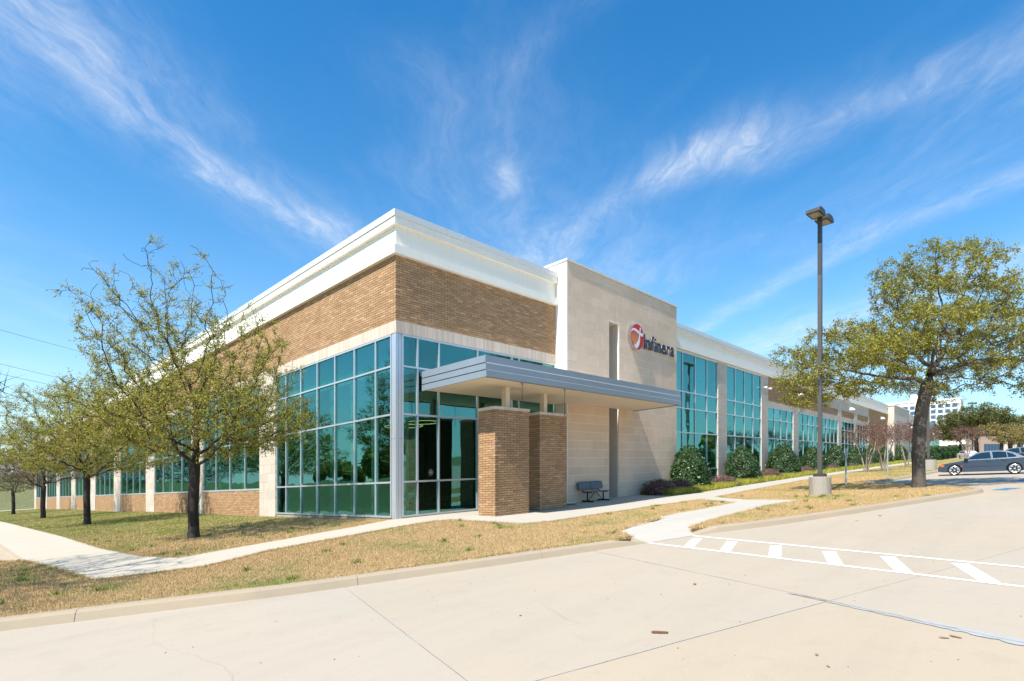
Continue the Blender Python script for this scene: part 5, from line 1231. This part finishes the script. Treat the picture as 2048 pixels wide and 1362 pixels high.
# ------------------------------------------------------------------ cars
def make_car(name, lab, pm, x, y, zb, ang, group='parked cars'):
    c = empty(name, S((x, y, zb)), lab, 'car', group)
    f = Vector((math.cos(ang), math.sin(ang), 0)); f.z = GX * f.x + GY * f.y; f.normalize(); l_ = Vector((-math.sin(ang), math.cos(ang), 0)); l_.z = GX * l_.x + GY * l_.y; u_ = f.cross(l_).normalized(); l_ = u_.cross(f)
    c.rotation_euler = Matrix((f, l_, u_)).transposed().to_euler()
    def arc(cx, r_): return [(cx + r_ * math.cos(a), .315 + r_ * math.sin(a)) for a in np.linspace(R(-18), R(198), 14)]
    low = [(2.02, .20), (2.12, .26), (2.145, .42), (2.12, .55), (2.06, .64), (1.92, .70), (1.55, .775), (1.15, .84), (.92, .885), (.2, .905), (-.8, .925), (-1.6, .955), (-1.85, .985), (-2.1, .985), (-2.28, .955), (-2.33, .85), (-2.34, .55), (-2.30, .34), (-2.1, .25), (-1.75, .22)]
    low += arc(-1.365, .365)[::-1] + [(-.95, .185), (.95, .185)] + arc(1.365, .365)[::-1] + [(1.78, .20)]
    def slc(yv, k):
        out = []
        for px, pz in low: out.append((px * (1 - .012 * k) , yv, pz + (.60 - pz) * .07 * k if pz > .62 or pz < .25 else pz))
        return out
    n = len(low); mb = MB(); sl = [(-.865, 1.0), (-.845, .35), (-.77, 0), (.77, 0), (.845, .35), (.865, 1.0)]
    for yv, k in sl: mb.v += slc(yv, k)
    for i in range(len(sl) - 1):
        for j in range(n): mb.f.append((i * n + j, i * n + (j + 1) % n, (i + 1) * n + (j + 1) % n, (i + 1) * n + j)); mb.mi.append(0)
    mb.f.append(tuple(range(n))); e = (len(sl) - 1) * n; mb.f.append(tuple(range(e, e + n))[::-1]); mb.mi += [0, 0]
    bo = loc(mb, 'body', pm, c); bm = bmesh.new(); bm.from_mesh(bo.data); bmesh.ops.recalc_face_normals(bm, faces=bm.faces); bm.to_mesh(bo.data); bm.free()
    yw = lambda z: .80 - (z - .93) * .36
    gh = [(1.02, .875), (.66, 1.12), (.30, 1.315), (.05, 1.375), (-.30, 1.41), (-.75, 1.405), (-1.10, 1.36), (-1.42, 1.235), (-1.80, .985), (-1.75, .93), (.6, .87)]
    mb = MB(); m_ = len(gh); mb.v += [(a, -yw(b), b) for a, b in gh] + [(a, yw(b), b) for a, b in gh]
    for j in range(m_): mb.f.append((j, (j + 1) % m_, m_ + (j + 1) % m_, m_ + j)); mb.mi.append(0)
    mb.f.append(tuple(range(m_))); mb.f.append(tuple(range(m_, 2 * m_))[::-1]); mb.mi += [0, 0]
    ro = loc(mb, 'roof', pm, c); bm = bmesh.new(); bm.from_mesh(ro.data); bmesh.ops.recalc_face_normals(bm, faces=bm.faces); bm.to_mesh(ro.data); bm.free()
    def pan(poly, s_, name, m, d=.006):
        mb = MB(); k = len(poly); mb.v += [(a, s_ * (yw(b) + d), b) for a, b in poly] + [(a, s_ * (yw(b) - .004), b) for a, b in poly]
        mb.f += [tuple(range(k)), tuple(range(k, 2 * k))[::-1]] + [(j, (j + 1) % k, k + (j + 1) % k, k + j) for j in range(k)]; mb.mi += [0] * (k + 2); return loc(mb, name, m, c)
    for s_ in (-1, 1):
        pan([(.80, .935), (.30, 1.255), (.05, 1.32), (-.30, 1.35), (-.345, .955)], s_, 'side_window', M['carglass']); pan([(-.44, .96), (-.40, 1.355), (-.75, 1.35), (-1.02, 1.30), (-1.06, .985)], s_, 'side_window', M['carglass']); pan([(-1.10, .985), (-1.06, 1.29), (-1.30, 1.19), (-1.46, 1.05), (-1.42, 1.0)], s_, 'side_window', M['carglass'])
        sd = lambda a, b, c0, d0, nm, m, t=.012: loc(MB().box(a, s_ * .864, c0, b, s_ * (.864 + t), d0), nm, m, c)
        sd(-.92, .92, .50, .545, 'side_moulding', pm, .016); sd(-.345, -.335, .24, .90, 'door_seam', M['seam'], .003); sd(.86, .87, .24, .84, 'door_seam', M['seam'], .003); sd(-1.06, -1.05, .62, .92, 'door_seam', M['seam'], .003)
        sd(-.28, -.10, .79, .825, 'door_handle', pm, .025); sd(-1.0, -.82, .80, .835, 'door_handle', pm, .025); sd(.98, 1.08, .535, .565, 'side_marker', M['amber'], .01)
        loc(MB().prism([(.70, .90), (.90, .91), (.88, 1.02), (.74, 1.03)], s_ * .82, s_ * 1.0, 'y'), 'mirror', M['black'], c, bevel=.02)
        loc(MB().box(1.94, s_ * .56, .53, 2.09, s_ * .845, .665), 'headlight', M['headlens'], c); loc(MB().box(1.86, s_ * .82, .535, 2.04, s_ * .872, .655), 'turn_signal', M['amber'], c)
        loc(MB().box(-2.345, s_ * .50, .70, -2.20, s_ * .835, .90), 'tail_light', M['red'], c)
        for wx in (1.365, -1.365):
            if s_ > 0: loc(MB().box(wx - .42, -.66, .19, wx + .42, .66, .72), 'wheel_well', M['black'], c)
            w_ = loc(MB().tube([(0, -.10, 0), (0, -.085, 0), (0, .085, 0), (0, .10, 0)], [.285, .315, .315, .285], 28), 'tyre', M['tyre'], c); w_.location = (wx, s_ * .765, .315)
            mb = MB(); 
            for k in range(7):
                a = 2 * math.pi * k / 7; d = .22; mb._add([(.05 * math.cos(a - .5), s_ * .095, .05 * math.sin(a - .5)), (.225 * math.cos(a - .20), s_ * .105, .225 * math.sin(a - .20)), (.225 * math.cos(a + .20), s_ * .105, .225 * math.sin(a + .20)), (.05 * math.cos(a + .5), s_ * .095, .05 * math.sin(a + .5)), (.05 * math.cos(a - .5), s_ * .06, .05 * math.sin(a - .5)), (.225 * math.cos(a - .20), s_ * .06, .225 * math.sin(a - .20)), (.225 * math.cos(a + .20), s_ * .06, .225 * math.sin(a + .20)), (.05 * math.cos(a + .5), s_ * .06, .05 * math.sin(a + .5))], [(0, 1, 2, 3), (0, 4, 5, 1), (1, 5, 6, 2), (2, 6, 7, 3), (3, 7, 4, 0)])
            mb.tube([(.232 * math.cos(a), s_ * .098, .232 * math.sin(a)) for a in np.linspace(0, 2 * math.pi, 29)], .018, 6, False); mb.tube([(0, s_ * .05, 0), (0, s_ * .112, 0)], [.06, .05], 12); loc(mb, 'rim', M['rim'], w_)
    w0 = MB(); w0._add([(.99, -.70, .905), (.99, .70, .905), (.31, .585, 1.325), (.31, -.585, 1.325), (.97, -.70, .895), (.97, .70, .895), (.29, .585, 1.31), (.29, -.585, 1.31)], [(0, 1, 2, 3), (7, 6, 5, 4), (0, 4, 5, 1), (1, 5, 6, 2), (2, 6, 7, 3), (3, 7, 4, 0)]); loc(w0, 'windscreen', M['carglass'], c)
    w1 = MB(); w1._add([(-1.79, -.68, 1.01), (-1.79, .68, 1.01), (-1.44, .60, 1.245), (-1.44, -.60, 1.245), (-1.77, -.68, .99), (-1.77, .68, .99), (-1.42, .60, 1.23), (-1.42, -.60, 1.23)], [(3, 2, 1, 0), (4, 5, 6, 7), (0, 4, 7, 3), (1, 2, 6, 5), (2, 3, 7, 6), (0, 1, 5, 4)]); loc(w1, 'rear_window', M['carglass'], c)
    loc(MB().box(2.10, -.78, .24, 2.16, .78, .50), 'front_bumper', M['black'] if pm is M['carblue'] else pm, c, bevel=.02)
    loc(MB().box(2.07, -.30, .545, 2.10, -.03, .66).box(2.07, .03, .545, 2.10, .30, .66), 'grille', M['black'], c)
    return c
make_car('parked_car', 'slate blue four door sedan parked side on with alloy wheels', M['carblue'], 33.63, -13.34, float(roadz(33.63)) + .005, R(92.3))
make_car('parked_car', 'dark car whose roof shows behind the blue sedan', M['cardark'], 50.9, -14.6, float(roadz(51)) + .12, R(92))
xw, yw_ = P_at(.847, 92); make_car('parked_car', 'distant white car facing the viewer, behind the sedan bonnet', M['carwhite'], xw, yw_, float(roadz(xw)) + .005, R(205))

# ------------------------------------------------------------------ far buildings
def hotel():
    lat0, t0 = (1921.5 - 1024) / 1080, 330.0; x1, y1 = P_at(lat0, t0); a = Vector((-(15.1 * RX), -(15.1 * RY))) + Vector((14.6 * FX, 14.6 * FY)); L_ = a.length; a.normalize()
    z0 = 1.0; zr = 37.6
    h = empty('tower_block', (x1, y1, S((x1, y1, z0))[2]), 'white multi storey tower block with grid of blue windows behind the oak', 'building')
    ang = math.atan2(a.y, a.x); h.rotation_euler = (0, 0, ang); bay = L_ / 5.93; W_ = bay * 12.2; fl = 3.3; HT = zr - z0
    # local +x runs along the front away from the right corner, front faces local +y or -y depending on side of the viewer
    nrm = Vector((-a.y, a.x)); toc = Vector((CAM[0] - x1, CAM[1] - y1)); sgn = 1 if nrm.dot(toc) > 0 else -1
    loc(MB().box(0, -sgn * .3, -2, W_, -sgn * 18, HT), 'wall', M['hotel'], h)
    loc(MB().box(-.2, sgn * .1, HT, W_, -sgn * 18, HT + 1.0), 'parapet', M['lightwhite'], h)
    loc(MB().box(18.6, -sgn * 3, HT + 1, 25.5, -sgn * 10, HT + 5.5), 'penthouse', M['lightwhite'], h)
    grid = MB(); nb = 12; nf = 9; ww, wh = bay * .66, 2.3
    for i in range(nb):
        for j in range(nf):
            cx = 1.5 + bay * (i + .35); cz = HT - 3.5 - fl * j
            fme = link('window', hotel_win(ww, wh, sgn), h); fme.location = (cx, -sgn * .25, cz)
            link('pane', hotel_pane(ww, wh, sgn), fme)
    for i in range(nb + 1): cx = 1.5 + bay * (i - .15); grid.box(cx - (bay - ww) / 2 + .1, -sgn * .3, -2, cx + (bay - ww) / 2 - .1, sgn * .12, HT - .01)
    part_each(grid, 'pilaster', M['hotel'], h, False)
    sp = MB()
    for j in range(nf + 1): sp.box(0, -sgn * .3, HT - 3.5 - fl * (j - .5) - (fl - wh) / 2 + .05, W_, sgn * .02, HT - 3.5 - fl * (j - .5) + (fl - wh) / 2 - .05)
    part_each(sp, 'spandrel', M['lightwhite'], h, False)
_hw = {}
def hotel_win(w_, h_, sgn):
    if 'w' not in _hw:
        mb = MB(); t = .12
        for a, b in ((-w_ / 2, -w_ / 2 + t), (w_ / 2 - t, w_ / 2), (-w_ * .22, -w_ * .22 + t * .7), (w_ * .22 - t * .7, w_ * .22)): mb.box(a, 0, -h_ / 2, b, sgn * .1, h_ / 2)
        for a, b in ((-h_ / 2, -h_ / 2 + t), (h_ / 2 - t, h_ / 2), (h_ * .22, h_ * .22 + t * .7)): mb.box(-w_ / 2, sgn * .0, a, w_ / 2, sgn * .09, b)
        me = bpy.data.meshes.new('hotel_window'); me.from_pydata(mb.v, [], mb.f); me.materials.append(M['hotelglass']); _hw['w'] = me
        me.materials.clear(); me.materials.append(simple('hotel_frame', (.20, .26, .33), .5))
    return _hw['w']
def hotel_pane(w_, h_, sgn):
    if 'p' not in _hw:
        mb = MB().box(-w_ / 2 + .1, sgn * .01, -h_ / 2 + .1, w_ / 2 - .1, sgn * .05, h_ / 2 - .1); me = bpy.data.meshes.new('hotel_pane'); me.from_pydata(mb.v, [], mb.f); me.materials.append(M['hotelglass']); _hw['p'] = me
    return _hw['p']
hotel()
def lowblock(lat0, lat1, t, H_, m, name, lab, glass=None):
    x0, y0 = P_at(lat0, t); x1, y1 = P_at(lat1, t); b = empty(name, S((x0, y0, float(roadz(x0)))), lab, 'building'); a = Vector((x1 - x0, y1 - y0)); L_ = a.length; b.rotation_euler = (0, 0, math.atan2(a.y, a.x))
    loc(MB().box(0, .1, -1, L_, 12, H_), 'wall', m, b); loc(MB().box(-.3, -.1, H_, L_ + .3, 12, H_ + .5), 'roof_edge', M['seam'] if m is M['pink'] else M['white'], b)
    if glass:
        for i in range(glass): w_ = loc(MB().box(1 + i * (L_ - 2) / glass, .0, .6, 1 + (i + .85) * (L_ - 2) / glass, .098, H_ * .55), 'window', M['hotelglass'], b)
lowblock(.868, .912, 150, 5.4, M['pink'], 'brick_block', 'low pinkish brick building with pale glass beyond the sedan', 5)
lowblock(.93, 1.02, 175, 5.0, M['sidewhite'], 'pale_block', 'low pale building beyond the tan trees at the right edge', 6)

# ------------------------------------------------------------------ overhead cables
for i, (a, b, lab) in enumerate([((0, 657), (330, 745), 'highest thin cable crossing the sky at left'), ((0, 725), (330, 802), 'second thin cable crossing the sky at left'), ((0, 745), (330, 815), 'third cable, close under the second one'), ((0, 790), (330, 850), 'lowest thin cable at the left edge')]):
    def at3(px, py, t): l_ = (px - 1024) / 1080; x, y = P_at(l_, t); return (x, y, CAM[2] + (954.7 - py) / 1080 * t)
    s_ = (b[1] - a[1]) / (b[0] - a[0]); p0 = at3(-260, a[1] - 260 * s_, 52); p1 = at3(430, a[1] + 430 * s_, 135)
    pts = [tuple(np.array(p0) + (np.array(p1) - np.array(p0)) * k + np.array((0, 0, -1.1 * k * (1 - k)))) for k in np.linspace(0, 1, 14)]
    o = MB().tube(pts, .022, 5).build('power_line', M['wire'], None, graded=False); tag(o, lab, 'cable', 'overhead cables at the left')

# ------------------------------------------------------------------ litter on the concrete
def leaf(x, y, s_, lab, m=None, rz=0.0):
    z = float(roadz(x, y)); s_ *= .72; mb = MB(); out = [(-.5, 0), (-.3, .16), (-.1, .12), (.05, .24), (.2, .14), (.42, .1), (.5, 0), (.4, -.12), (.2, -.13), (.08, -.24), (-.1, -.12), (-.3, -.15)]
    n = len(out); top = [(a * s_, b * s_, .010 + .03 * s_ * (abs(b) * 3 + a * a * 2)) for a, b in out]; mb.v += top + [(a, b, c_ - .003) for a, b, c_ in top] + [(0, 0, .008), (0, 0, .005)]
    for i in range(n): mb.f += [(i, (i + 1) % n, 2 * n), ((i + 1) % n + n, i + n, 2 * n + 1), (i, i + n, (i + 1) % n + n, (i + 1) % n)]; mb.mi += [0, 0, 0]
    o = mb.build('fallen_leaf', m or M['leaflitter'], None, graded=False); o.location = S((x, y, z)); o.rotation_euler = (0, -math.atan(GX), rz); return tag(o, lab, 'leaf', 'fallen leaves on the concrete')
leaf(-2.63, -11.44, .17, 'curled brown leaf near the white crossing lines', rz=.4); leaf(-3.61, -14.5, .15, 'curled brown leaf just below the pale joint repair', rz=1.2); leaf(-3.70, -14.42, .12, 'small brown leaf touching the curled one by the joint repair', rz=2.0)
leaf(-4.82, -13.6, .09, 'small leaf low on the warm slab, left one of a close pair', rz=.2); leaf(-5.07, -13.75, .06, 'tiny leaf low on the warm slab, right one of a close pair', rz=.9)
leaf(7.69, -12.11, .22, 'brown leaf cluster out on the lot by the island kerb', rz=.5); leaf(6.3, -11.82, .15, 'lone leaf beside the island kerb', rz=2.2); leaf(-5.29, -10.37, .07, 'dark leaf on the slab left of the crossing', rz=.1)
x, y = -5.0, -12.13; o = MB().prism([(-.085, -.012), (-.06, .022), (.03, .018), (.09, .008), (.08, -.014), (.01, -.022), (-.065, -.018)], .004, .022).build('bark_scrap', M['woodbark'], None, graded=False); o.location = S((x, y, float(roadz(x)))); o.rotation_euler = (0, -math.atan(GX), R(-62)); tag(o, 'flat brown scrap of bark lying on the concrete drive', 'bark')
def specks():
    n = 330; r_ = np.random.default_rng(4); x = r_.uniform(-10, 10, n); y = r_.uniform(-15, -5, n); k = np.hypot(x + 10.3, y + 15) > 1.5; x, y = x[k], y[k]; n = len(x); z = roadz(x, y) + .004; s_ = r_.uniform(.004, .017, n); a = r_.uniform(0, 6.28, n)
    c = np.c_[x, y, z]; e1 = np.c_[np.cos(a), np.sin(a), 0 * a] * s_[:, None]; e2 = np.c_[-np.sin(a), np.cos(a), 0 * a] * (s_ * r_.uniform(.2, .5, n))[:, None]; up = np.c_[0 * a, 0 * a, s_ * .35]
    V = np.stack([c - e1, c + e2 + up, c + e1, c - e2], 1).reshape(-1, 3); o = link('litter', mesh_np('litter', SA(V), np.arange(len(V)).reshape(-1, 4), M['woodbark'])); o['kind'] = 'stuff'
specks()
